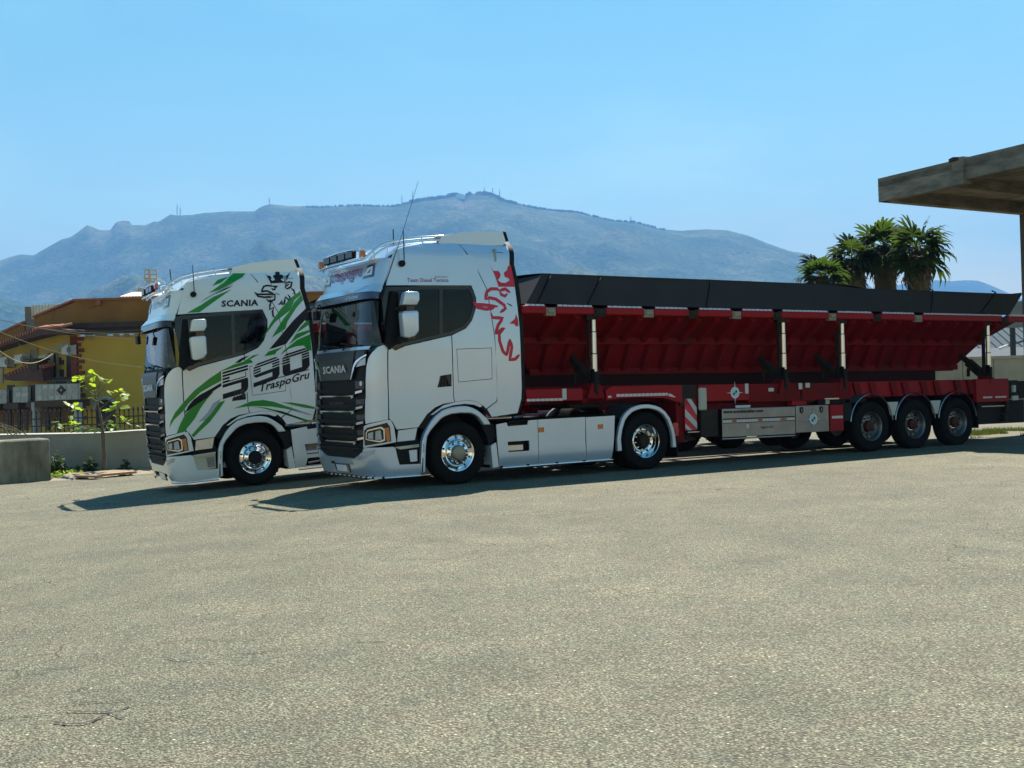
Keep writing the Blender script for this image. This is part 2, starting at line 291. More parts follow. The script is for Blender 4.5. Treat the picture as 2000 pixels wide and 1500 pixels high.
DATA = {'A':{'corner':[(0.125,2.229),(0.224,2.244),(0.419,2.211),(0.619,2.137),(0.81,2.041),(0.901,1.917),(0.926,1.756),(0.952,1.433),(0.983,1.413),(1.025,1.144),(1.007,1.031),(0.462,1.064),(0.131,1.095),(0.123,1.402)],'door':[(0.104,2.227),(0.03,2.153),(0.001,2.218),(-0.728,2.382),(-0.728,1.383),(-0.746,1.324),(-0.547,1.301),(-0.398,1.25),(-0.249,1.144),(-0.163,1.037),(-0.088,0.947),(0.032,0.931),(0.066,1.053),(0.109,1.1)],'surround':[(0.1,3.151),(-1.138,3.173),(-1.208,2.991),(-1.191,2.817),(-1.109,2.627),(-0.992,2.503),(-0.733,2.397),(0.001,2.235),(0.03,2.168),(0.108,2.225),(0.189,2.511),(0.283,2.882),(0.344,3.087),(0.334,3.139)],'glassf':[(0.013,3.093),(-0.56,3.118),(-0.519,2.398),(0.001,2.276),(0.022,2.259),(0.024,2.696)],'glassr':[(-0.62,3.119),(-1.098,3.126),(-1.16,2.991),(-1.144,2.816),(-1.068,2.642),(-0.962,2.536),(-0.714,2.443),(-0.58,2.417)],'side':[(0.251,3.171),(0.144,3.593),(0.095,3.722),(-0.045,3.789),(-0.311,3.829),(-0.633,3.835),(-0.974,3.822),(-1.096,3.689),(-1.2,3.594),(-1.296,3.382),(-1.418,3.14),(-1.469,2.779),(-1.522,2.35),(-1.551,1.531),(-1.518,1.309),(-1.322,1.195),(-1.274,1.245),(-1.146,1.318),(-0.974,1.346),(-0.763,1.325),(-0.741,1.382),(-0.745,2.386),(-1.003,2.494),(-1.12,2.619),(-1.204,2.817),(-1.221,2.991),(-1.146,3.194)],'locker':[(-0.812,2.169),(-1.464,2.181),(-1.457,1.67),(-0.826,1.632)],'fairing':[(-0.996,3.822),(-1.433,3.887),(-1.913,3.944),(-1.883,3.553),(-1.96,3.178),(-1.99,2.841),(-2.009,2.505),(-2.008,1.518),(-1.994,1.331),(-1.914,1.101),(-1.425,1.057),(-1.342,1.185),(-1.536,1.304),(-1.531,1.596),(-1.536,2.35),(-1.482,2.779),(-1.433,3.14),(-1.311,3.382),(-1.215,3.595),(-1.112,3.697)],'strip':[(-1.918,3.945),(-2.009,3.949),(-1.977,3.555),(-2.047,3.179),(-2.076,2.842),(-2.09,2.505),(-2.073,1.516),(-2.049,1.33),(-1.94,1.093),(-1.92,1.101),(-2.004,1.331),(-2.013,1.518),(-2.014,2.505),(-1.995,2.841),(-1.967,3.178),(-1.888,3.553)],'handle':[(-0.514,1.746),(-0.707,1.77),(-0.701,1.574),(-0.448,1.562)],'wscreen':[(0.438,2.883),(1.296,2.842),(0.383,2.254)],'arch':[(-0.088,0.947),(-0.163,1.037),(-0.249,1.144),(-0.398,1.25),(-0.547,1.301),(-0.759,1.325),(-0.974,1.346),(-1.146,1.318),(-1.274,1.245),(-1.327,1.191),(-1.421,1.054),(-1.334,1.105),(-1.229,1.223),(-1.1,1.27),(-0.928,1.272),(-0.714,1.261),(-0.501,1.212),(-0.352,1.125),(-0.243,0.981),(-0.199,0.909)],'hl':[(1.075,0.923),(0.914,0.973),(0.162,1.044),(0.111,0.979),(0.102,0.75),(1.109,0.693)],'fog':[(1.175,0.597),(0.624,0.638),(0.625,0.612),(0.698,0.57),(1.197,0.51)],'hlsur':[(1.071,0.991),(0.935,1.018),(0.148,1.089),(0.09,1.073),(0.058,0.976),(0.044,0.736),(1.116,0.665),(1.171,0.665)],'amber':[(0.23,0.957),(0.132,0.971),(0.116,0.759),(0.187,0.744)],'steprec':[(0.062,0.641),(-0.047,0.676),(-0.077,0.638),(-0.068,0.389),(0.037,0.373)],'stepup':[(0.019,0.911),(-0.087,0.936),(-0.04,0.75),(0.028,0.738)],'cream':[(0.068,0.66),(-0.078,0.684),(-0.077,0.642),(0.02,0.618),(0.044,0.64)],'archlip':[(-0.315,1.134),(-0.546,1.274),(-0.759,1.319),(-0.973,1.34),(-1.15,1.312),(-1.261,1.245),(-1.212,1.22),(-1.1,1.266),(-0.929,1.287),(-0.714,1.27),(-0.502,1.218),(-0.356,1.132)],'badge':[(1.602,1.842),(1.525,1.851),(1.608,1.957)],'smallhl':[(1.362,1.917),(1.332,1.961),(1.189,2.021),(0.93,2.061),(0.941,1.945)],'trim':[(1.483,1.73),(1.453,1.838),(1.408,1.946),(1.333,2.016),(1.136,2.065),(0.842,2.109),(0.856,2.082),(1.107,2.042),(1.288,1.987),(1.372,1.926),(1.414,1.837),(1.464,1.725)]},'B':{'green':[[(-0.694,3.878),(-0.911,3.87),(-0.834,3.798),(-0.579,3.667),(-0.386,3.579),(-0.297,3.554),(-0.191,3.527),(-0.366,3.638),(-0.497,3.72),(-0.608,3.819)],[(-0.584,3.82),(-0.376,3.759),(-0.263,3.651),(-0.434,3.71)],[(-0.608,3.582),(-0.294,3.381),(0,3.192),(0.036,3.19),(-0.033,3.318),(-0.264,3.456),(-0.445,3.523)],[(-1.885,3.508),(-1.679,3.373),(-1.467,3.167),(-1.294,2.961),(-1.089,2.657),(-1.357,2.951),(-1.666,3.158),(-1.753,3.332),(-1.896,3.438)],[(-1.897,3.433),(-1.923,3.331),(-1.779,3.191),(-1.588,2.946),(-1.538,2.816),(-1.268,2.666),(-1.37,2.806),(-1.516,3),(-1.665,3.154),(-1.752,3.294)],[(-1.997,2.977),(-2.001,2.874),(-1.736,2.723),(-1.824,2.832)],[(-2,2.772),(-2.003,2.734),(-1.74,2.621),(-1.575,2.516),(-1.735,2.71)],[(-1.999,2.689),(-1.996,2.377),(-1.917,2.405),(-1.859,2.487),(-1.728,2.482),(-1.569,2.441),(-1.405,2.337),(-1.477,2.421),(-1.738,2.596)],[(-1.47,2.485),(-1.334,2.405),(-1.304,2.356),(-1.099,2.331),(-1.182,2.414)],[(-0.849,2.291),(-0.526,2.219),(-0.296,2.123),(-0.067,1.992),(0.01,1.81),(0.124,1.608),(0.379,1.438),(0.605,1.299),(0.732,1.174),(0.446,1.313),(0.137,1.459),(0.054,1.579),(0.001,1.762),(-0.112,1.866),(-0.292,1.945),(-0.404,2.079),(-0.615,2.176),(-0.882,2.233)],[(-0.141,1.766),(-0.028,1.719),(0.001,1.638),(0.024,1.522),(0.105,1.397),(0.234,1.232),(0.407,1.048),(0.229,1.041),(0.107,1.133),(0.018,1.301),(0.002,1.474),(-0.003,1.629)],[(-0.329,1.585),(-0.207,1.429),(-0.026,1.223),(0.003,1.092),(0.033,0.976),(0.048,1.016),(0.003,1.183),(-0.056,1.368),(-0.216,1.557)],[(-0.465,1.426),(-0.655,1.485),(-0.79,1.53),(-1.018,1.54),(-1.223,1.486),(-1.484,1.37),(-1.727,1.246),(-1.424,1.343),(-1.16,1.406),(-0.877,1.439),(-0.69,1.445)],[(-1.356,1.466),(-1.548,1.45),(-1.797,1.392),(-1.975,1.33),(-1.97,1.292),(-1.754,1.339),(-1.526,1.414)],[(-0.802,1.439),(-1.063,1.392),(-1.362,1.292),(-1.625,1.184),(-1.89,1.075),(-1.791,1.069),(-1.584,1.163),(-1.247,1.296),(-1.024,1.38)],[(-1.008,2.375),(-0.831,2.292),(-0.637,2.212),(-0.52,2.145),(-0.716,2.262),(-0.893,2.363)]],'black':[[(-1.963,3.176),(-1.988,3.015),(-1.828,2.87),(-1.525,2.534),(-1.302,2.476),(-1.201,2.453),(-1.352,2.605),(-1.564,2.821),(-1.706,2.965)],[(-0.652,3.652),(-0.535,3.592),(-0.318,3.506),(-0.319,3.516),(-0.473,3.594)],[(-0.356,1.94),(-0.28,1.908),(-0.108,1.82),(0.001,1.725),(0.016,1.644),(0.056,1.543),(0.122,1.407),(0.024,1.513),(0,1.652),(-0.123,1.767),(-0.275,1.848)],[(-1.175,1.354),(-1.362,1.301),(-1.587,1.197),(-1.773,1.086),(-1.547,1.185),(-1.322,1.28)],[(-0.837,2.366),(-0.64,2.249),(-0.546,2.245),(-0.684,2.329)]],'grey':[[(-0.675,3.698),(-0.557,3.627),(-0.247,3.472),(-0.018,3.356),(-0.116,3.434),(-0.406,3.595)],[(-0.259,1.628),(-0.106,1.548),(0,1.397),(0.006,1.241),(0,1.268),(-0.093,1.383),(-0.195,1.522)],[(-1.447,1.392),(-1.71,1.285),(-1.938,1.18),(-1.802,1.205),(-1.593,1.285)]],'crown':[[(-1.268,3.858),(-1.298,3.809),(-1.343,3.807),(-1.369,3.766),(-1.347,3.735),(-1.376,3.708),(-1.429,3.725),(-1.42,3.752),(-1.401,3.785),(-1.414,3.811),(-1.456,3.824),(-1.464,3.865),(-1.516,3.899),(-1.549,3.869),(-1.533,3.821),(-1.584,3.819),(-1.593,3.778),(-1.566,3.74),(-1.534,3.741),(-1.538,3.722),(-1.58,3.688),(-1.622,3.719),(-1.615,3.758),(-1.649,3.797),(-1.678,3.809),(-1.75,3.869),(-1.617,3.668),(-1.34,3.663)]],'strokes':[[(-1.343,3.659),(-1.344,3.614),(-1.266,3.626),(-1.208,3.613),(-1.171,3.558),(-1.157,3.505),(-1.186,3.522),(-1.257,3.529),(-1.342,3.484),(-1.403,3.445),(-1.376,3.411)],[(-1.021,3.513),(-1.074,3.471),(-1.2,3.466),(-1.302,3.464),(-1.364,3.439)],[(-1.021,3.513),(-1.083,3.435),(-1.195,3.412),(-1.297,3.414),(-1.363,3.409)],[(-1.224,3.379),(-1.278,3.342),(-1.329,3.34),(-1.382,3.36),(-1.407,3.429)],[(-1.246,3.343),(-1.313,3.313),(-1.286,3.263),(-1.278,3.182),(-1.356,3.22),(-1.324,3.148),(-1.329,3.06),(-1.357,3.021)],[(-1.335,3.615),(-1.405,3.606),(-1.462,3.6),(-1.416,3.584),(-1.406,3.549),(-1.367,3.548),(-1.341,3.583)],[(-1.609,3.653),(-1.682,3.676),(-1.74,3.67),(-1.713,3.588),(-1.645,3.553),(-1.595,3.577)],[(-1.595,3.58),(-1.638,3.616),(-1.685,3.638)],[(-1.71,3.563),(-1.758,3.523),(-1.78,3.446),(-1.726,3.458)],[(-1.638,3.451),(-1.675,3.393),(-1.656,3.336),(-1.592,3.402),(-1.554,3.277),(-1.52,3.259),(-1.515,3.342),(-1.483,3.28),(-1.444,3.267)],[(-1.419,3.479),(-1.486,3.447)]],'scania':[[(-0.398,3.275),(-1.07,3.268),(-0.411,3.386)]],'tg':[[(-0.963,1.694),(-1.917,1.879),(-0.973,1.815)]],'five':[[(-0.285,1.607),(-0.757,1.71),(-0.313,2.094),(-0.843,2.217)]],'nine':[[(-0.856,1.777),(-1.353,1.919),(-0.882,2.186),(-1.413,2.321)]],'zero':[[(-1.415,1.924),(-1.936,2.05),(-1.428,2.329),(-1.951,2.459)]],'disc':[[(0,3.537),(0.004,3.539)]],'frontbox':[[(1.55,3.399)]]},'AD':{'crown':[[(-1.518,3.524),(-1.568,3.437),(-1.67,3.439),(-1.704,3.381),(-1.685,3.331),(-1.644,3.291),(-1.702,3.248),(-1.781,3.244),(-1.864,3.285),(-1.855,3.318),(-1.777,3.343),(-1.765,3.411),(-1.83,3.456),(-1.851,3.522),(-1.905,3.545),(-1.959,3.237),(-1.951,3.181),(-1.652,3.177),(-1.606,3.329)]],'strokes':[[(-1.38,2.964),(-1.421,3.091),(-1.503,3.141),(-1.616,3.143),(-1.67,3.114)],[(-1.659,3.114),(-1.774,3.145),(-1.866,3.083)],[(-1.663,3.11),(-1.695,3.046),(-1.767,3.027),(-1.815,3.067)],[(-1.38,2.964),(-1.471,2.994),(-1.582,2.976),(-1.734,2.879),(-1.758,2.82),(-1.647,2.751)],[(-1.155,2.923),(-1.219,2.883),(-1.374,2.876),(-1.53,2.858),(-1.62,2.854)],[(-1.155,2.923),(-1.238,2.836),(-1.392,2.808),(-1.55,2.829)],[(-1.478,2.75),(-1.5,2.672),(-1.698,2.663),(-1.601,2.545),(-1.543,2.399)],[(-1.543,2.399),(-1.712,2.506),(-1.616,2.408),(-1.614,2.291),(-1.669,2.124),(-1.739,2.045)],[(-1.739,2.045),(-1.778,2.191),(-1.81,2.319)],[(-1.81,2.319),(-1.844,2.19),(-1.793,1.975),(-1.903,1.989),(-1.987,2.061)]],'feather':[[(-1.954,2.732),(-1.93,2.653),(-1.818,2.574),(-1.909,2.568),(-1.941,2.525),(-1.992,2.535),(-1.985,2.643)]],'dash':[[(-1.793,2.909),(-1.893,2.86)]],'text':[[(0,3.228),(-0.729,3.241),(0,3.288)]],'disc':[[(0.001,3.514),(0,3.515)]],'sign':[[(1.73,3.376),(1.465,3.365)]],'ml':[[(1.346,3.514),(0.984,3.534),(0.899,3.319),(1.423,3.308)]],'mlw':[[(1.313,3.47),(1.073,3.487),(1.021,3.356),(1.399,3.348)]]}}
# ------------------------------------------------------------------ the cab's outer surface
US, NE = -.8, 7.0
_WP = [.0,.2,.5,1.0,1.7,2.12,2.2,3.0,3.06,3.2,3.5,3.7,4.2]; _UP = [-1.40,-1.44,-1.52,-1.55,-1.55,-1.53,-1.51,-1.42,-1.41,-1.37,-1.28,-1.2,-1.0]
def u0(w): return float(np.interp(w, _WP, _UP))
def bb(w):
    t = max(0, w-2.2); return .035+.03*t+.012*t*t+3.2*max(0, w-3.71)**2
_ph = np.concatenate([[0], np.geomspace(1e-7, .02, 60), np.linspace(.02, math.pi/2-.02, 120)[1:], math.pi/2-np.geomspace(1e-7, .02, 40)[::-1], [math.pi/2]])
_ph = np.unique(_ph); _tt = .74*np.sin(_ph)**(2/NE); _ss = 1.215*np.clip(np.cos(_ph), 0, 1)**(2/NE)
_X = np.concatenate([[0], np.cumsum(np.hypot(np.diff(_tt), np.diff(_ss)))]); XT = float(_X[-1])
def qraw(q):
    if q <= 0: return q
    if q > math.pi/2: return 2*XT-qraw(math.pi-q)
    return float(np.interp(q, _ph, _X))
def qx(q):   # angles noted on a rounder corner: keep their place along the front or the side
    if q <= 0: return q
    if q > math.pi/2: return 2*XT-qx(math.pi-q)
    a = math.acos(min(1, math.cos(q)**(.4*NE/2))); b = math.asin(min(1, math.sin(q)**(.4*NE/2))); k = max(0, min(1, (q-.3)/.4))
    return qraw(b+(a-b)*k)
def _base(x, w):
    if x <= 0: return Vector((US-x, bb(w), w))
    if x > XT:
        p = _base(2*XT-x, w); return Vector((p.x, 2.5-p.y, w))
    q = float(np.interp(x, _X, _ph)); s = max(0, math.cos(q))**(2/NE); t = max(0, math.sin(q))**(2/NE)
    return Vector((US-(US-u0(w))*t, 1.25-(1.25-bb(w))*s, w))
def cabmap(x, w, off=0.0):
    p = _base(x, w)
    if off == 0: return tuple(p)
    e = .004; dx = _base(x+e, w)-_base(x-e, w); dw = _base(x, w+e)-_base(x, w-e); n = dx.cross(dw).normalized()
    if n.dot(p-Vector((-.3, 1.25, w))) < 0: n = -n
    return tuple(p+n*off)
def xs(poly): return [(qraw(q), w) for q, w in poly]
def usd(poly):  # (u,w) on the side -> (x,w)
    out = []
    for u, w in poly:
        if u >= US: out.append((US-u, w))
        else:
            t = min(1, (US-u)/(US-u0(w))); out.append((qx(math.asin(t**(NE/2))), w))
    return out
DA = {k: xs(v) for k, v in DATA['A'].items()}
DB = {k: [xs(p) for p in v] for k, v in DATA['B'].items()}
DD = {k: [xs(p) for p in v] for k, v in DATA['AD'].items()}
def both(poly): return poly + [(2*XT-x, w) for x, w in reversed(poly)]
def arc(c, r, a0, a1, n): return [(c[0]+r*math.cos(R(a0+(a1-a0)*i/n)), c[1]+r*math.sin(R(a0+(a1-a0)*i/n))) for i in range(n+1)]

# ------------------------------------------------------------------ wheels
TYRE_W = [(.297,.045),(.315,.022),(.36,.006),(.42,.0),(.462,.008),(.487,.030),(.500,.062),(.505,.10),(.505,.21),(.500,.25),(.487,.28),(.462,.302),(.40,.312),(.32,.295),(.297,.27)]
def wheel(parent, loc, kind, near=True, tyre=RUB, hubm=None, kz=1.0):
    w = empty('wheel', loc, (0, 0, 0 if near else math.pi), parent)
    t = MB().lathe([(r*kz if r > .33 else r, d) for r, d in TYRE_W], 56)
    # tread blocks: grooves round the crown
    for d in (.115, .155, .195): t.lathe([(.5055*kz, d-.006), (.512*kz, d-.004), (.512*kz, d+.004), (.5055*kz, d+.006)], 56)
    for k in range(40):
        a = 2*math.pi*k/40; c, s = math.cos(a), math.sin(a)
        t.bar((.503*kz*c, .05, .503*kz*s), (.503*kz*c, .095, .503*kz*s), .03, .018, up=(c, 0, s))
    t.obj('tyre', tyre, w, 40)
    r = MB(); nuts = MB(); hub = MB(); holes = MB()
    if kind == 'front':
        r.lathe([(.297,.06),(.300,.036),(.296,.026),(.286,.030),(.279,.046),(.272,.072),(.262,.078),(.224,.070),(.206,.058),(.198,.034),(.190,.028),(.135,.026),(.128,.020)], 56)
        for k in range(10):
            a = 2*math.pi*(k+.5)/10; holes.lathe([(.0, -.012), (.019, -.012), (.021, .0)], 12, c=(.243*math.cos(a), .082, .243*math.sin(a)))
        for k in range(10):
            a = 2*math.pi*(k+.25)/10; c = (.167*math.cos(a), .026, .167*math.sin(a)); holes.lathe([(.0, .001), (.027, .001), (.027, .004)], 12, c=(c[0], c[1]-.004, c[2]))
            nuts.lathe([(.0, -.040), (.010, -.039), (.016, -.030), (.017, .0)], 10, c=c)
        if hubm is None: hub.lathe([(.0,.004),(.118,.004),(.126,.018)], 40)
        else: hub.lathe([(.0,-.048),(.06,-.047),(.102,-.040),(.114,-.028),(.122,.0),(.126,.024)], 40)
        rm = CHR
    elif kind == 'drive':
        r.lathe([(.297,.06),(.300,.036),(.296,.026),(.288,.030),(.280,.05),(.268,.10),(.258,.15),(.238,.168),(.20,.170),(.178,.162),(.17,.150)], 56)
        for k in range(10):
            a = 2*math.pi*(k+.5)/10; holes.lathe([(.0,-.004),(.021,-.004),(.024,.0)], 12, c=(.215*math.cos(a), .168, .215*math.sin(a)))
            a = 2*math.pi*(k+.25)/10; nuts.lathe([(.0,-.04),(.012,-.04),(.016,-.03),(.017,0)], 10, c=(.150*math.cos(a), .15, .150*math.sin(a)))
        hub.lathe([(.0,.058),(.086,.056),(.092,.044),(.104,.044),(.112,.060),(.120,.16)], 40); rm = CHR
    else:
        r.lathe([(.297,.06),(.300,.036),(.296,.026),(.288,.030),(.278,.05),(.262,.09),(.252,.135),(.236,.150),(.200,.152),(.175,.146),(.12,.14)], 56)
        for k in range(10):
            a = 2*math.pi*(k+.5)/10; holes.lathe([(.0,-.004),(.024,-.004),(.027,.0)], 12, c=(.222*math.cos(a), .151, .222*math.sin(a)))
            a = 2*math.pi*(k+.25)/10; nuts.lathe([(.0,-.05),(.012,-.05),(.017,-.035),(.018,0)], 10, c=(.167*math.cos(a), .146, .167*math.sin(a)))
        hub.lathe([(.0,.066),(.07,.066),(.098,.074),(.106,.09),(.112,.14)], 40); rm = WALU
    r.lathe([(.16,.20),(.29,.20)], 24); r.obj('rim', rm, w, 40)
    hub.obj('hub', (hubm or BLK) if kind == 'front' else (STEEL if kind == 'drive' else DHUB), w, 40)
    o = nuts.obj('lug_nuts', CHR if kind != 'trailer' else WALU, w, 40); tag(o, kind='stuff')
    o = holes.obj('hand_holes', GBLK, w); tag(o, kind='stuff')
    return w

# ------------------------------------------------------------------ tractor unit
def truck(name, label, loc, rot, P, kind, decals=None):
    T = empty(name, loc, rot); tag(T, label, 'truck', 'tractor units parked side by side')
    pan = lambda n, poly, m, **k: panel(n, poly, m, cabmap, k.pop('parent', T), **k)
    is_a = kind == 'A'
    near_far = []
    def nf(o): near_far.append(o); return o
    # --- cab sides
    side = [list(p) for p in DA['side']]
    for i, (x, w) in enumerate(side):
        if w > 3.75: side[i][1] = float(np.interp(US-x, [-1.05, -.52, .21, 1.0], [3.73, 3.845, 3.885, 3.925]))
    side[8][1] = 3.69
    side = [tuple(p) for p in side]
    fair = [list(p) for p in DA['fairing']]
    for p in fair[:3]: p[1] = float(np.interp(US-p[0], [.1, 1.0], [3.875, 3.925]))
    nf(pan('cab_side', side, P, holes=[[(x, w) for x, w in DA['locker']]], sp=.10))
    lk = DA['locker']; cx = sum(p[0] for p in lk)/4; cw = sum(p[1] for p in lk)/4
    shr = lambda poly, d: [(cx+(x-cx)*(1-d/abs(x-cx)), cw+(w-cw)*(1-d/abs(w-cw))) for x, w in poly]
    nf(pan('locker_flap', shr(lk, .009), P, sp=.12))
    nf(pan('side_fairing', fair, P, sp=.10))
    nf(pan('fairing_edge', DA['strip'], BLK, off=-.004, sp=.10, thick=.03))
    door = pan('door', DA['door'], P, sp=.07); nf(door)
    h = pan('door_handle', [(x, w) for x, w in DA['handle']], BLK, off=.004, sp=.06, parent=door)
    panel('handle_grip', [(-.60,1.752),(-.685,1.76),(-.68,1.60),(-.655,1.60)], DGREY, cabmap, door, off=.016, sp=.05)
    for i in range(3):
        x0 = -.50-.05*i; panel('handle_grip', [(x0,1.74),(x0-.012,1.74),(x0+.012,1.575),(x0+.024,1.575)], DGREY, cabmap, door, off=.012, sp=.08, thick=.006)
    nf(pan('corner_panel', DA['corner'], P, sp=.06))
    # dark inner skin that shows in the gaps between the panels
    nf(pan('inner_skin', [(-1.9,1.12),(-1.9,2.36),(-1.0,2.40),(-.3,2.28),(qx(.15),2.14),(qx(.80),1.95),(qx(.80),1.1),(qx(.2),1.02),(-.1,1.0),(-.3,1.28),(-1.2,1.36),(-1.5,1.15)], BLK, off=-.03, sp=.15, thick=.004))
    nf(pan('inner_skin', [(-1.95,2.36),(-1.78,3.85),(-.1,3.72),(.30,3.20),(-1.15,3.21),(-1.27,3.0),(-1.22,2.70),(-1.0,2.45)], BLK, off=-.03, sp=.15, thick=.004))
    nf(pan('window_surround', DA['surround'], GBLK, off=-.006, sp=.09, thick=.03, holes=[DA['glassf'], DA['glassr']]))
    gf = pan('side_window', DA['glassf'], TGL, off=-.016, sp=.12, thick=0); q = mir(gf); q.data.materials[0] = GLS
    gr = pan('side_window', DA['glassr'], TGL, off=-.016, sp=.12, thick=0); nf(gr)
    # --- wheel arch
    nf(pan('arch_gap', DA['arch'], BLK, off=-.012, sp=.05))
    nf(pan('arch_lip', DA['archlip'], P, off=-.002, sp=.05))
    fo = [(-.70,.23),(-.685,.50),(-.665,.71),(-.62,.84),(-.56,.94),(-.50,1.03),(-.42,1.11),(-.29,1.20),(-.13,1.24),(.03,1.255),(.15,1.25),(.26,1.22),(.34,1.18),(.41,1.13),(.47,1.08),(.52,1.04),(.59,.93)]
    fi = [(.455,.93),(.41,1.0),(.36,1.06),(.30,1.10),(.22,1.13),(.04,1.14),(-.13,1.13),(-.24,1.10),(-.32,1.06),(-.43,.96),(-.51,.88),(-.57,.79),(-.595,.65),(-.61,.45),(-.62,.23)]
    f = MB(); n = len(fo); fii = [np.array(p) for p in fi]
    f.prism(fo+fi, .0, .10); o = f.obj('wheel_arch', P, T, 30); nf(o)
    bv = o.modifiers.new('round', 'BEVEL'); bv.width = .018; bv.segments = 3; bv.limit_method = 'ANGLE'; bv.angle_limit = R(50)
    ln = MB(); a = arc((0, .5), .64, -25, 205, 24)
    ln.add([(p[0], y, p[1]) for p in a for y in (.09, .95)], [(2*i, 2*i+1, 2*i+3, 2*i+2) for i in range(24)]); nf(ln.obj('arch_liner', BLK, T))
    mf = MB().prism([(.43,.94),(.66,.94),(.71,.70),(.57,.61),(.52,.76)], .05, .45); nf(mf.obj('mud_flap', BLK, T))
    lg = MB().prism([(.575,.59),(.675,.64),(.71,.24),(.60,.23)], .01, .30); nf(lg.obj('arch_leg', P, T))
    nf(MB().box(-.655,-.635,-.012,.003,.55,.69).obj('arch_marker', LENS, T))
    # --- roof
    ul = [-1.24,-1.16,-1.08,-1.0,-.9,-.75,-.52,-.2,.2,.6,1.0]; rl = [3.555,3.60,3.66,3.725,3.765,3.80,3.845,3.87,3.885,3.90,3.925]
    V = []; F = []; ns = 17
    for u, rw in zip(ul, rl):
        t = max(0, (US-u)/(US-u0(rw))); ed = 1.25-(1.25-bb(rw))*max(0, 1-min(1, t)**NE)**(1/NE)+.002
        for k in range(ns):
            s = -1+2*k/(ns-1); s = math.copysign(abs(s)**.6, s); V.append((u+.04*abs(s)**3*(u < -.6), 1.25+s*(1.25-ed), rw+.085*(1-abs(s)**5)*(1 if u > -.95 else .35)))
    for i in range(len(ul)-1):
        for k in range(ns-1): j = i*ns+k; F.append((j, j+ns, j+ns+1, j+1))
    mesh_obj('roof', V, F, P, T, 60)
    # roof deflector: two cheeks and a top sheet
    dpoly = [(-.16,3.86),(-.10,3.985),(.22,4.055),(.62,4.095),(1.04,4.105),(1.09,3.95),(1.04,3.88),(.2,3.84),(-.1,3.83)]
    d = MB().prism(dpoly, .21, .25).obj('deflector_cheek', P, T); nf(d)
    ds = MB(); top = [(-.12,3.97),(.22,4.04),(.62,4.082),(1.04,4.092)]
    ds.add([(u, y, w+.05*(1-((y-1.25)/1.1)**2)) for u, w in top for y in np.linspace(.25, 2.25, 9)], [(i*9+k, i*9+9+k, i*9+10+k, i*9+k+1) for i in range(3) for k in range(8)]); ds.obj('deflector_top', P, T, 60)
    nf(MB().prism([(1.045,4.107),(1.10,4.10),(1.145,3.955),(1.095,3.945)], .205, .28).obj('deflector_edge', BLK, T))
    # rails and light bar
    rp = [(-1.42,.34,3.60),(-1.36,.32,3.645),(-1.27,.29,3.725),(-1.17,.28,3.80),(-1.05,.27,3.855),(-.76,.26,3.925),(-.45,.25,3.965),(-.05,.25,3.995)]
    rail = MB().tube(rp, .021, 10).tube([(u+.02, y-.02, w-.062) for u, y, w in rp[1:]], .018, 10)
    for i in (2, 4, 5, 6, 7): u, y, w = rp[i]; rail.tube([(u, y, w), (u+.02, y-.02, w-.062), (u+.03, y+.02, w-.14)], .012, 6)
    nf(rail.obj('roof_rail', CHR, T, 60))
    lb = MB().tube([(-1.42,.34,3.60),(-1.45,.6,3.60),(-1.47,1.25,3.60),(-1.45,1.9,3.60),(-1.42,2.16,3.60)], .02, 10)
    lb.tube([(-1.38,.50,3.60),(-1.38,.52,3.75),(-1.40,.60,3.785),(-1.42,1.25,3.80),(-1.40,1.9,3.785),(-1.38,1.98,3.75),(-1.38,2.0,3.60)], .018, 10)
    lb.obj('light_bar', CHR, T, 60)
    for y in ((.78, 1.09, 1.41, 1.72) if is_a else (.95, 1.25, 1.72)):
        s = MB().box(-1.475,-1.40, y-.14, y+.14, 3.645, 3.765).obj('spot_lamp', BLK, T)
        s.modifiers.new('b', 'BEVEL').width = .012
        MB().box(-1.479,-1.474, y-.125, y+.125, 3.66, 3.75).obj('lens', GBLK, s)
    if is_a:
        for y in (.40, 2.12):
            b = MB().lathe([(.0,.085),(.04,.08),(.056,.06),(.058,.0)], 20, 'z', (-1.40, y, 3.66)).lathe([(.0,.0),(.06,-.002),(.06,-.03),(.0,-.03)], 20, 'z', (-1.40, y, 3.66)).obj('beacon', AMB, T, 40)
    else:
        b = MB().box(-1.45,-1.38,.55,.85,3.66,3.79).obj('beacon', REDL, T); b.modifiers.new('b', 'BEVEL').width = .03
    # --- front: sign panel, marker lamps, visor
    fp = [(qx(.392), 3.165), (qx(.33), 3.32), (qx(.252), 3.59)]
    pan('sign_panel', both(fp), P, sp=.055)
    pan('roof_step', both([(qx(.30),3.555),(qx(.27),3.60)]), P, off=.012, sp=.08)
    ml = DD['ml'][0]; mlw = DD['mlw'][0]
    for fl in (False, True):
        g = (lambda p: [(2*XT-x, w) for x, w in p]) if fl else (lambda p: p)
        o = pan('marker_lamp', g(ml), BFILM, off=.008, sp=.08); pan('lens', g(mlw), WFILM, off=.012, sp=.08, parent=o)
        c = np.mean(np.array(g(mlw)), 0); pan('emblem', [(c[0]-.05, c[1]-.03), (c[0]+.05, c[1]-.03), (c[0]+.055*(-1 if fl else 1)*-1, c[1]+.035)], BFILM, off=.015, sp=.08, parent=o, thick=.003)
    vo = lambda x, w: .02+(3.18-w)/.12*.07*min(1, (x-qx(.40))/.12, (2*XT-qx(.40)-x)/.12) if w < 3.18 else .02
    pan('visor_lip', both([(qx(.43),3.06),(qx(.40),3.12),(qx(.41),3.18)]), P, off=vo, sp=.055, thick=.018)
    vb = lambda x, w: .02+.07*max(0, min(1, (x-qx(.40))/.12, (2*XT-qx(.40)-x)/.12))
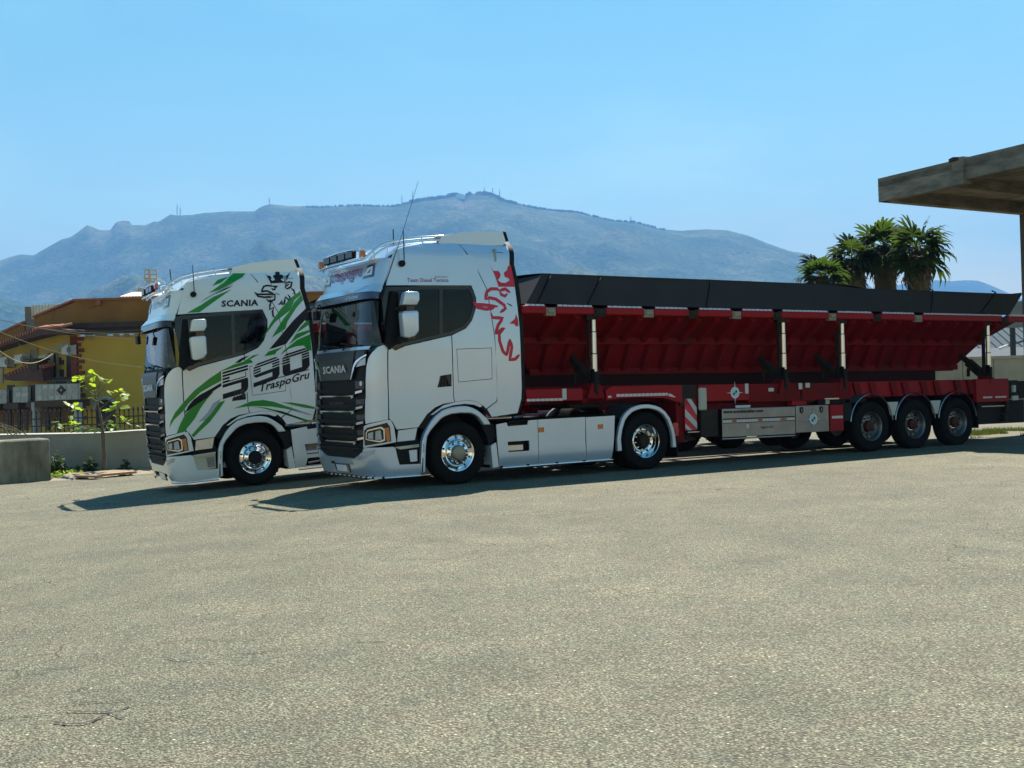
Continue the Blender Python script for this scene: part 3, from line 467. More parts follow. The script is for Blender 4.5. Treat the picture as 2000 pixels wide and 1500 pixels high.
    pan('sun_visor', both([(qx(.48),2.955),(qx(.46),3.056)]), BFILM if is_a else GBLK, off=vb, sp=.07, thick=.012)
    pan('windscreen_frame', both([(qx(.352),2.235),(qx(.50),2.62),(qx(.62),2.92),(qx(.56),3.14)]), GBLK, off=-.004, sp=.09, thick=.03, holes=[both([(qx(.56),2.262),(qx(.66),2.55),(qx(.74),2.94)])])
    pan('windscreen', both([(qx(.56),2.262),(qx(.66),2.55),(qx(.74),2.94)]), GLS, off=-.012, sp=.10, thick=0)
    # --- front: grille
    e = qx(.87)
    pan('grille_backing', both([(qx(1.12),.50),(qx(1.02),.66),(e,1.05),(qx(.86),1.6),(qx(.86),1.9),(qx(.84),2.05),(qx(.80),2.17)]), BLK, off=-.025, sp=.12)
    pan('scuttle', both([(qx(.72),2.185),(qx(.66),2.235)]), P if is_a else BLK, off=-.002, sp=.1)
    plate = [(qx(1.25),2.175),(qx(1.30),2.0),(qx(1.36),1.84),(qx(1.40),1.725)]
    pan('badge_panel', both(plate), DGREY, off=.035, sp=.06, thick=.05)
    pan('hood_wing', [(qx(.80),2.165),(qx(1.26),2.165),(qx(1.29),2.04),(qx(1.10),2.04),(qx(.86),2.09)], DGREY, off=.02, sp=.08, thick=.04)
    pan('hood_wing', [(2*XT-x, w) for x, w in [(qx(.80),2.165),(qx(1.26),2.165),(qx(1.29),2.04),(qx(1.10),2.04),(qx(.86),2.09)]], DGREY, off=.02, sp=.08, thick=.04)
    for fl in (0, 1):
        g = (lambda p: [(2*XT-x, w) for x, w in p]) if fl else (lambda p: p)
        pan('chrome_trim', g(DA['trim']), CHR, off=.03, sp=.04, thick=.02)
        pan('upper_lamp', g(DA['smallhl']), LENS, off=.012, sp=.06)
        pan('grille_cheek', g([(qx(.875),1.70),(qx(1.28),1.70),(qx(1.28),1.56),(qx(.90),1.56)]), DGREY, off=.0, sp=.07)
    lettering('badge_lettering', 'SCANIA', *DA['badge'], BADGE, cabmap, T, off=.058, bold=.035)
    for i, (w, dep) in enumerate([(1.45,.0),(1.205,.0),(.965,.0),(.725,.01),(.585,.0)]):
        up = .075 if i != 4 else .02; c = qx(1.385)
        s = pan('grille_bar', both([(qx(1.25),w+up+.01),(c,w+.006),(c,w-.02)])[::1] if False else both([(qx(.93),w+up+.055),(qx(1.27),w+up+.02),(c,w+.028),(c,w-.012),(qx(1.25),w+up-.03),(qx(.93),w+up-.005)]), BLK, off=.02, sp=.08, thick=.05)
        if i < 4:
            pan('bar_edge', both([(qx(1.30),w+up*.55-.012),(c,w-.006),(c,w-.024),(qx(1.29),w+up*.55-.034)]), CHR, off=.028, sp=.08, thick=.012, parent=s)
            pan('bar_end', [(qx(.94),w+up+.035),(qx(1.24),w+up+.012),(qx(1.24),w+up-.025),(qx(.94),w+up)], CHR if i in (0, 3) else ALU, off=.026, sp=.06, thick=.01, parent=s)
            pan('bar_end', [(2*XT-x, y) for x, y in [(qx(.94),w+up+.035),(qx(1.24),w+up+.012),(qx(1.24),w+up-.025),(qx(.94),w+up)]], CHR if i in (0, 3) else ALU, off=.026, sp=.06, thick=.01, parent=s)
    for fl in (0, 1):
        g = (lambda p: [(2*XT-x, w) for x, w in p]) if fl else (lambda p: p)
        for w in (1.36, 1.12, .88): pan('grille_cheek', g([(qx(.90),w+.06),(qx(1.27),w+.05),(qx(1.27),w-.06),(qx(.92),w-.05)]), DGREY, off=.002, sp=.07)
        gp = [(p[0], p[1]) for p in arc((qx(1.03),1.66), .04, 0, 360, 14)[:-1]]; pan('badge_ring', g(gp), ALU, off=.008, sp=.03, thick=.006)
    if is_a: lettering('grille_lettering', 'SUPER', (XT+.30,1.30), (XT-.30,1.30), (XT+.30,1.375), DGREY, cabmap, T, off=.012, bold=.02)
    # --- bumper, headlights, steps
    bp = [(.14,.215),(.14,.37),(-.04,.375) if False else (.10,.39),(qx(.11),.62),(qx(.14),.665),(qx(1.03),.665),(qx(1.10),.60),(qx(1.26),.54),(qx(1.42),.485)]
    bl = [(.02,.205),(-.12,.21),(-.12,.375),(qx(.085),.38),(qx(.125),.64),(qx(.16),.665),(qx(1.03),.665),(qx(1.10),.60),(qx(1.26),.54),(qx(1.42),.485)]
    nt = [] if is_a else [(qx(1.30),.20),(qx(1.35),.30),(qx(1.42),.335)]
    bo = [(qx(1.0),.20),(qx(.3),.195)]
    poly = both(([(XT-.02,.21)] if is_a else [(XT-.02,.335)]+nt[::-1])+bo+bl)
    bo2 = lambda x, w: .012-.05*max(0, (.32-w)/.12)**2*.4
    pan('bumper', poly, P, off=bo2, sp=.07, thick=.02)
    pan('bumper_inner', both([(qx(.1),.24),(qx(.1),.64),(qx(1.4),.5)]), BLK, off=-.05, sp=.2)
    pan('lower_grille', both([(qx(1.42),.49),(qx(1.26),.545),(qx(1.10),.61),(qx(1.05),.66)]), BLK, off=.0, sp=.1)
    for fl in (0, 1):
        g = (lambda p: [(2*XT-x, w) for x, w in p]) if fl else (lambda p: p)
        pan('headlight_bezel', g(DA['hlsur']), P, off=.014, sp=.05, thick=.03, holes=[g(DA['hl'])])
        hl = pan('headlight', g(DA['hl']), GBLK, off=.0, sp=.06)
        pan('indicator', g(DA['amber']), AMB, off=.012, sp=.05, parent=hl)
        pan('lamp_ring', g([(qx(.90),.79),(qx(.86),.90),(qx(.78),.94),(qx(.40),.985),(qx(.335),.95),(qx(.335),.77),(qx(.44),.745)]), CHR, off=.012, sp=.05, parent=hl, holes=[g([(qx(.86),.80),(qx(.83),.89),(qx(.76),.92),(qx(.42),.96),(qx(.36),.93),(qx(.36),.79),(qx(.45),.768)])], thick=.006)
        pan('lamp_lens', g([(qx(.80),.81),(qx(.78),.885),(qx(.60),.91),(qx(.62),.79)]), LENS, off=.010, sp=.05, parent=hl)
        pan('lamp_lens', g([(qx(.56),.785),(qx(.54),.915),(qx(.42),.935),(qx(.40),.785)]), LENS, off=.010, sp=.05, parent=hl)
        pan('fog_lamp', g(DA['fog']), LENS, off=.022, sp=.05)
        pan('step_recess', g(DA['steprec']), BLK if is_a else CREAM, off=.0, sp=.06)
        pan('step_plate', g([(.07,.415),(-.05,.42),(-.05,.60),(.09,.595)]), P if is_a else TANB, off=.014, sp=.06, thick=.02)
        pan('sill_strip', g(DA['cream']), CREAM, off=.03, sp=.05, thick=.02)
        pan('step_well', g([(qx(.125),.74),(qx(.10),1.08),(-.05,.94),(-.12,.74),(-.12,.66),(qx(.1),.66)]), BLK, off=-.06, sp=.08)
        pan('step_plate', g(DA['stepup']), P if is_a else ALU, off=-.03, sp=.06, thick=.02)
        if fl == 0:
            bt = [cabmap(x, .19, .012) for x in np.linspace(-.10, 2*XT+.1, 60)] if is_a else None
    if is_a:
        tb = MB().tube(bt, .017, 8)
        pan_l = [cabmap(x, .19, .012) for x in np.linspace(-.10, 2*XT+.1, 60)]
        tb.obj('bumper_tube', CHR, T, 60)
        for x in np.linspace(qx(.5), 2*XT-qx(.5), 14): p = cabmap(x, .19, .012); MB().tube([cabmap(x-.02, .19, .012), cabmap(x+.02, .19, .012)], .023, 8).obj('tube_clamp', BLK, T, 60)
        pl = pan('number_plate', [(XT+.29,.245),(XT-.27,.25),(XT-.27,.39),(XT+.29,.385)], BFILM, off=.03, sp=.15)
        pan('plate_face', [(XT+.22,.262),(XT-.20,.266),(XT-.20,.372),(XT+.22,.368)], WFILM, off=.036, sp=.15, parent=pl)
        pan('tow_cover', [(XT+.44,.37),(XT+.30,.37),(XT+.30,.41),(XT+.44,.41)], BLK, off=.02, sp=.1)
        pan('tow_cover', [(XT-.30,.385),(XT-.44,.385),(XT-.44,.42),(XT-.30,.42)], ALU, off=.02, sp=.1)
    else:
        bt = [cabmap(x, .185, .012) for x in np.linspace(-.10, qx(1.2), 24)]; nf(MB().tube(bt, .017, 8).obj('bumper_tube', CHR, T, 60))
        pl = pan('number_plate', [(XT+.27,.20),(XT-.24,.20),(XT-.24,.315),(XT+.27,.315)], WFILM, off=.0, sp=.15)
        pan('plate_frame', [(XT+.30,.18),(XT-.27,.18),(XT-.27,.33),(XT+.30,.33)], BLK, off=-.014, sp=.15, parent=pl)
    # --- mirrors
    for sgn in (0, 1):
        mr = MB().prism([(-1.17,2.17),(-1.02,2.30),(-1.0,3.06),(-1.10,3.08),(-1.2,2.6),(-1.24,2.25)], -.02, .06)
        mr.bar((-1.05,.02,2.80),(-.98,-.18,2.80),.08,.06).bar((-1.05,.02,2.28),(-.98,-.18,2.34),.10,.06)
        mr.box(-1.09,-.96,-.20,-.10,2.28,2.36); mr.box(-1.06,-.98,-.20,-.10,2.76,2.82)
        m1 = mr.obj('mirror_arm', BLK, T)
        hu = MB().prism([(-1.05,2.845),(-.81,2.845),(-.765,2.92),(-.765,3.03),(-.80,3.05),(-.99,3.05),(-1.01,3.03)], -.27, -.12).obj('mirror_housing', P if is_a else PB, T)
        hd = MB().prism([(-1.045,2.35),(-1.0,2.335),(-.86,2.37),(-.80,2.44),(-.795,2.73),(-.82,2.755),(-1.05,2.745),(-1.07,2.71)], -.29, -.12).obj('mirror_housing', P if is_a else PB, T)
        for o in (hu, hd):
            b = o.modifiers.new('b', 'BEVEL'); b.width = .035; b.segments = 4; o.data.shade_smooth()
        back = MB().box(-1.06,-.79,-.125,-.10,2.33,3.05).obj('mirror_glass', GBLK, T)
        if sgn:
            for o in (m1, hu, hd, back): mir_in_place(o)
    # kerb mirror over the windscreen
    def small_mirror(nm, arm, c):
        o = MB().tube(arm, .013, 6).box(c[0]-.03, c[0]+.03, c[1]-.085, c[1]+.085, c[2]-.075, c[2]+.075).obj(nm, BLK, T); b = o.modifiers.new('b', 'BEVEL'); b.width = .022; b.segments = 3
    small_mirror('front_mirror', [(-1.36,2.02,3.02),(-1.52,2.0,3.0),(-1.58,1.98,2.88)], (-1.58,1.97,2.82))
    small_mirror('kerb_mirror', [(-1.34,2.36,3.0),(-1.46,2.46,2.99),(-1.50,2.53,2.90)], (-1.50,2.55,2.85))
    # wipers
    wp = MB()
    for x0, x1 in ((XT-.9, XT-.15), (XT-.1, XT+.65)):
        wp.bar(cabmap(x0, 2.25, .03), cabmap(x1, 2.31, .03), .015, .02); wp.bar(cabmap(x1-.1, 2.20, .03), cabmap((x0+x1)/2, 2.285, .04), .02, .015)
    wp.obj('wipers', BLK, T)
    # --- antennas
    an = MB().tube([(-.885,-.01,3.51),(-.88,0,3.62),(-.87,.02,4.03)], [.007,.009,.006], 6).lathe([(.0,-.02),(.045,-.02),(.052,.0),(.052,.03)], 22, 'y', (-.885,.055,3.515)); an.obj('side_antenna', BLK, T, 40)
    MB().tube([(-.58,1.0,3.9),(-.58,1.0,4.18)] if is_a else [(-1.07,1.0,3.7),(-1.08,1.0,4.06)], .009, 6).obj('roof_antenna', BLK, T)
    if is_a: MB().tube([(-1.27,.06,2.95),(-1.22,.07,3.08),(-1.15,.08,3.25),(-.85,.09,4.0),(-.54,.10,4.83)], [.022,.02,.006,.004,.003], 6).obj('whip_antenna', BLK, T)
    # --- interior
    MB().box(-1.25,.80,.12,2.38,1.25,1.32).obj('cab_floor', BLK, T)
    MB().box(.80,.84,.10,2.40,1.25,3.80).obj('cab_back_wall', LINER, T)
    db = MB().prism([(-1.44,2.16),(-1.20,2.24),(-1.02,2.20),(-.92,2.0),(-.95,1.5),(-1.2,1.4),(-1.44,1.5)], .16, 2.34); db.obj('dashboard', DGREY, T)
    MB().prism([(-1.38,2.245),(-1.16,2.26),(-1.16,2.265),(-1.38,2.25)], .55, .85).obj('paper', TAG, T)
    for y in (.36, 1.64):
        st = MB().box(-.55,.0,y,y+.50,1.75,1.93).prism([(-.12,1.90),(.04,1.90),(.20,2.62),(.06,2.64)], y, y+.50).prism([(.10,2.66),(.20,2.64),(.26,2.86),(.15,2.88)], y+.10, y+.40).box(-.45,-.05,y+.1,y+.4,1.32,1.75).obj('seat', SEATM, T)
        st.modifiers.new('b', 'BEVEL').width = .04
    sw = MB(); c = Vector((-.80,.61,2.12)); ring = [c+Vector((.10*math.sin(a), .21*math.cos(a), .19*math.sin(a))) for a in np.linspace(0, 2*math.pi, 28)]; sw.tube(ring, .016, 8, False).bar(c+Vector((0,-.2,0)), c+Vector((0,.2,0)), .05, .03).bar(c, (-.98,.61,1.9), .06, .06); sw.obj('steering_wheel', BLK, T, 60)
    MB().box(-.6,.80,.14,2.36,3.15,3.20).obj('overhead_shelf', LINER, T)
    MB().prism([(.30,2.0),(.80,2.0),(.80,2.14),(.30,2.12)], .14, 2.36).obj('bunk', SEATM, T)
    # --- chassis
    ch = MB()
    for y in (.80, 1.62): ch.box(-1.2,4.75,y,y+.08,.70,.97)
    for u in (1.3, 2.2, 3.1, 4.2, 4.7): ch.box(u,u+.10,.88,1.62,.72,.95)
    ch.box(-1.25,.75,.60,1.90,.45,1.2).box(-.15,.15,.35,2.15,.42,.62).box(1.0,3.0,.12,.75,.34,.92).box(1.0,3.0,1.75,2.38,.34,.92)
    ch.obj('chassis', STEEL, T)
    MB().box(.86,.98,.12,2.38,1.12,3.75).obj('cab_rear_wall', BLK, T)
    MB().box(1.0,2.6,.15,2.35,.93,.965).obj('catwalk', BLK, T)
    MB().lathe([(.0,.36),(.40,.36),(.45,.30),(.45,.26),(.0,.26)], 28, 'z', (3.2,1.25,.85)).obj('fifth_wheel', STEEL, T, 30)
    MB().bar((3.75,.4,.5),(3.75,2.1,.5),.22,.22).lathe([(.0,-.25),(.18,-.2),(.24,0),(.18,.2),(.0,.25)], 20, 'y', (3.75,1.25,.5)).obj('rear_axle', STEEL, T, 40)
    MB().tube([(1.15,.25,1.02),(1.35,.3,1.03),(1.5,.5,1.10)], .03, 8).obj('air_hose', ALU, T)
    skm = lambda x, w, off=0: (x, .005+max(0, (.42-w)/.2)**2*.045-off, w)
    if is_a:
        for a, b in ((.70,1.475), (1.485,2.432), (2.442,3.05)):
            if a == .70:
                poly = [(.725,.235),(.70,.60),(.685,.93),(.88,.955),(.90,.89),(1.28,.90),(1.30,.97),(1.475,.975),(1.475,.235)]
                nf(panel('side_skirt', poly, P, skm, T, sp=.10, thick=.02, holes=[[(.90,.47),(1.29,.47),(1.305,.49),(1.305,.64),(.89,.64)]]))
                MB().box(.88,1.32,.10,.12,.45,.66).obj('step_recess', BLK, T); MB().box(.91,1.20,.04,.10,.49,.575).obj('step_plate', ALU, T)
            else:
                poly = [(a,.235),(a,.975),(b,.98),(b-.01 if b < 3 else 3.02,.60),(b if b < 3 else 2.98,.30),(b if b < 3 else 2.98,.235)]
                nf(panel('side_skirt', poly, P, skm, T, sp=.12, thick=.02))
        st = MB().tube([(.78,.035,.215),(3.0,.035,.225)], .017, 8); nf(st.obj('skirt_tube', CHR, T, 60))
        for u in (.78, 1.28, 1.85, 2.4, 2.98): nf(MB().box(u-.02,u+.02,.02,.06,.195,.25).obj('tube_clamp', BLK, T))
        for u in (1.49, 2.69):
            k = MB().box(u,u+.105,-.008,.006,.765,.845).obj('side_marker', AMB, T); MB().box(u+.105,u+.13,-.006,.004,.765,.86).obj('marker_bracket', WFILM, k)
    else:
        nf(panel('side_skirt', [(.725,.235),(.70,.60),(.685,.95),(.98,.985),(1.0,.93),(1.42,.96),(1.42,.24)], P, skm, T, sp=.10, thick=.02, holes=[[(.95,.47),(1.35,.47),(1.35,.66),(.92,.66)],[(.92,.262),(1.36,.262),(1.30,.40),(.96,.40)]]))
        nf(panel('side_skirt', [(1.43,.24),(1.43,.96),(3.05,.98),(3.0,.3),(2.98,.24)], P, skm, T, sp=.14, thick=.02))
        MB().box(.88,1.40,.10,.12,.45,.68).obj('step_recess', TANB, T); MB().box(.94,1.34,.03,.10,.49,.53).obj('step_plate', WFILM, T)
        MB().box(.88,1.40,.20,.22,.24,.44).obj('step_recess', BLK, T); MB().tube([(1.0,.14,.3),(1.3,.14,.33)], .03, 8).obj('air_pipe', CHR, T, 60)
        nf(MB().tube([(.78,.035,.205),(3.0,.035,.215)], .017, 8).obj('skirt_tube', CHR, T, 60))
    # rear mudguard
    ro = [(3.085,.36),(3.09,.57),(3.13,.76),(3.20,.93),(3.28,1.02),(3.38,1.09),(3.50,1.13),(3.62,1.15),(3.78,1.15),(3.92,1.125),(4.04,1.085),(4.15,1.01),(4.25,.89),(4.32,.72),(4.36,.54),(4.375,.36)]
    c = np.array((3.74,.52)); ri = [tuple(c+(np.array(p)-c)*.885) for p in ro][::-1]; ri[0] = (4.29,.36); ri[-1] = (3.18,.36)
    o = MB().prism(ro+ri, -.005, .07).obj('rear_mudguard', P, T, 30); nf(o); b = o.modifiers.new('b', 'BEVEL'); b.width = .012; b.segments = 2; b.limit_method = 'ANGLE'; b.angle_limit = R(50)
    sh = MB(); inn = [tuple(c+(np.array(p)-c)*.94) for p in ro]
    for y0, y1, k in ((.07,.66,.94),): sh.add([(p[0], y, p[1]) for p in inn for y in (y0, y1)], [(2*i, 2*i+1, 2*i+3, 2*i+2) for i in range(len(inn)-1)])
    nf(sh.obj('mudguard_shell', BLK, T, 60))
    rb = MB()
    for y in (.15,.24,.33,.42,.51,.60):
        rb.tube([(c[0]+(p[0]-c[0])*.965, y, c[1]+(p[1]-c[1])*.965) for p in ro[3:9]], .014, 6)
    nf(rb.obj('mudguard_ribs', DGREY, T, 60))
    nf(MB().lathe([(.0,-.02),(.05,-.02),(.06,.02)], 16, 'y', (4.42,.05,.66)).box(4.35,4.46,.04,.12,.56,.80).obj('tail_lamp', REDL, T, 40))
    nf(MB().box(4.44,4.47,.08,.62,.18,.62).obj('rear_mud_flap', BLK, T))
    for o in near_far:
        q = mir(o)
        for md in o.modifiers:
            b = q.modifiers.new('b', 'BEVEL'); b.width = md.width; b.segments = md.segments; b.limit_method = md.limit_method; b.angle_limit = md.angle_limit
    # wheels
    wheel(T, (0,.05,.505), 'front', True, hubm=HUBC if is_a else None); wheel(T, (0,2.45,.505), 'front', False, hubm=HUBC if is_a else None)
    for y, nr in ((.04, True), (2.46, False)): wheel(T, (3.75,y,.505), 'drive', nr)
    for y in (.38, 1.80):
        MB().lathe([(r, d) for r, d in TYRE_W], 40, 'y', (3.75,y,.505)).obj('inner_tyre', RUB, T, 40)
    if decals: decals(T)
    return T
def mir_in_place(o):
    me = o.data; n = len(me.vertices); co = np.empty(n*3); me.vertices.foreach_get('co', co); co = co.reshape(-1, 3); co[:,1] = 2.5-co[:,1]
    me.vertices.foreach_set('co', co.ravel()); me.flip_normals(); me.update()
def film(T, name, poly, m, off=.004, sp=.09):
    if area(poly) < 0: poly = poly[::-1]
    return panel(name, poly, m, cabmap, T, off=off, sp=sp, thick=0)
def strokes(T, name, lines, m, wd, off=.004):
    V = []; F = []
    for l in lines:
        l2 = [l[0]]
        for a, b in zip(l, l[1:]):
            k = max(1, int(math.hypot(b[0]-a[0], b[1]-a[1])/.05)); l2 += [(a[0]+(b[0]-a[0])*i/k, a[1]+(b[1]-a[1])*i/k) for i in range(1, k+1)]
        L_, R_ = ribbon(l2, wd); n = len(V)
        for p, q in zip(L_, R_): V += [cabmap(p[0], p[1], off), cabmap(q[0], q[1], off)]
        F += [(n+2*i, n+2*i+1, n+2*i+3, n+2*i+2) for i in range(len(l2)-1)]
    return mesh_obj(name, V, F, m, T)
def decals_a(T):
    film(T, 'crest_crown', DD['crown'][0], RFILM)
    strokes(T, 'crest_lines', DD['strokes'], RFILM, .055)
    film(T, 'crest_feather', DD['feather'][0], RFILM)
    strokes(T, 'crest_mark', DD['dash'], KFILM, .022)
    b, r, t = DD['text'][0]; lettering('side_lettering', 'Team Diesel Tecnica', b, r, (b[0], b[1]+.062), PFILM, cabmap, T, bold=.008)
    lettering('small_lettering', 'by Sportzone', (-.49,3.31), (-.72,3.313), (-.49,3.335), PFILM, cabmap, T, shear=.25)
    b, r = DD['sign'][0]; lettering('fleet_lettering', 'traspogru', (b[0]+.04,3.365), (r[0]+.03,3.365), (b[0]+.04,3.525), PFILM, cabmap, T, off=.016, bold=.012)
    lettering('visor_lettering', 'by Sportzone', (XT-.42,2.985), (XT-.88,2.985), (XT-.42,3.03), WFILM, cabmap, T, off=.10, shear=.3)
    lettering('sill_lettering', 'by Sportzone', (.045,.648), (-.065,.66), (.045,.672), KFILM, cabmap, T, off=.036, shear=.3)
def digit_rows(d):
    """horizontal strips of a wide squared-off digit in a unit cell"""
    out = []; n = 26; f = .28
    for i in range(n):
        y = (i+.5)/n; iv = []
        def rnd(y0, y1, r, left, right, yy):
            # rounding of the outer corners
            a, b = 0.0, 1.0
            dy = max(0, (yy-(y1-r)) if right in ('t', 'tb') or left in ('t', 'tb') else 0)
            return a, b
        cr = lambda edge: .22*(1-math.sqrt(max(0, 1-(edge/.22)**2))) if edge > 0 else 0
        top = cr(.22-(1-y)) if 1-y < .22 else 0; bot = cr(.22-y) if y < .22 else 0
        if d == 5:
            if y > .80: iv = [(0, 1)]
            elif y > .62: iv = [(0, f)]
            elif y > .42: iv = [(0, 1-(cr(.2-(.62-y)) if .62-y < .2 else 0))]
            elif y > .20: iv = [(1-f, 1)]
            else: iv = [(0, 1-bot)]
        elif d == 9:
            if y > .82: iv = [(top, 1-top)]
            elif y > .56: iv = [(0, f), (1-f, 1)]
            elif y > .38: iv = [(cr(.2-(y-.38)) if y-.38 < .2 else 0, 1)]
            elif y > .20: iv = [(1-f, 1)]
            else: iv = [(0, 1-bot)]
        else:
            if y > .82: iv = [(top, 1-top)]
            elif y > .20: iv = [(0, f), (1-f, 1)]
            else: iv = [(bot, 1-bot)]
        if y > .46 and i % 3 == 2: continue
        out += [(a, b, i/n, (i+1)/n) for a, b in iv]
    return out
def decals_b(T):
    for p in DB['grey']: film(T, 'grey_stripe', p, GFILM, .003)
    for p in DB['green']: film(T, 'green_stripe', p, GREEN, .0045)
    for p in DB['black']: film(T, 'black_stripe', p, KFILM, .006)
    film(T, 'crest_crown', DB['crown'][0], KFILM, .006); strokes(T, 'crest_lines', DB['strokes'], KFILM, .034, .006)
    b, r, t = DB['scania'][0]; lettering('side_lettering', 'SCANIA', b, r, t, KFILM, cabmap, T, off=.006, bold=.035)
    b, r, t = DB['tg'][0]; lettering('fleet_lettering', 'TraspoGru', b, r, (t[0], t[1]+.02), KFILM, cabmap, T, off=.008, bold=.02, shear=.2)
    bl, br = np.array(DB['tg'][0][0]), np.array(DB['tg'][0][1]); 
    film(T, 'name_underline', [tuple(bl+(br-bl)*.02+np.array((0,.165))), tuple(br+np.array((0,.165))), tuple(br+np.array((0,.150))), tuple(bl+(br-bl)*.02+np.array((0,.15)))], KFILM, .008)
    for k, d in (('five', 5), ('nine', 9), ('zero', 0)):
        o, r, t, tr = (np.array(p) for p in DB[k][0]); V = []; F = []
        for a, b2, y0, y1 in digit_rows(d):
            for x0, x1 in [(a+(b2-a)*i/4, a+(b2-a)*(i+1)/4) for i in range(4)]:
                n = len(V); V += [cabmap(*(o+(r-o)*x+(t-o)*y), .0085) for x, y in ((x0,y0),(x1,y0),(x1,y1),(x0,y1))]; F.append((n,n+1,n+2,n+3))
        mesh_obj('power_digit', V, F, KFILM, T)
        film(T, 'digit_backing', [tuple(o+(r-o)*x+(t-o)*y) for x, y in ((-.04,-.04),(.92,-.04),(1.04,.1),(1.04,.95),(.95,1.04),(.08,1.04),(-.04,.95))] if d != 5 else [tuple(o+(r-o)*x+(t-o)*y) for x, y in ((-.04,-.04),(.92,-.04),(1.04,.1),(1.04,.60),(.30,.66),(.30,.78),(1.04,.78),(1.04,1.04),(-.04,1.04))], PB if d != 0 else PB, .0075) if d != 0 else None
    lettering('sign_lettering', 'TRASPOGRU', (XT+.66,3.375), (XT-.60,3.375), (XT+.66,3.50), GFILM, cabmap, T, off=.014, bold=.03)
# ------------------------------------------------------------------ frames of reference on the ground
YAW_A = R(90-59.2425)
UX = Vector((math.cos(YAW_A), math.sin(YAW_A), 0)); VX = Vector((-math.sin(YAW_A), math.cos(YAW_A), 0))
ORG_A = Vector((-.8622, 18.9832, 0))
def sstep(a, b, x):
    t = max(0., min(1., (x-a)/(b-a))); return t*t*(3-2*t)
def ground_z(x, y):
    z = 0.0
    if x < -1.6: z -= .040*min(-1.6-x, 6.5)*sstep(-1.6, -3.2, x)
    z -= 1.25*sstep(29.8, 31.5, y)*sstep(-6.5, -8.5, x)
    return z
def aim(px, py, dist):
    """point of the place seen at photograph pixel (px, py), standing dist metres north of the camera"""
    a, b = px-1000, py-750; c, s = math.cos(ROLL), math.sin(ROLL); xi = a*c-b*s; yi = a*s+b*c
    d = Vector((xi/F_PX, math.cos(PITCH)+yi/F_PX*math.sin(PITCH), math.sin(PITCH)-yi/F_PX*math.cos(PITCH)))
    return Vector((0, 0, CAM_H))+d*(dist/d.y)
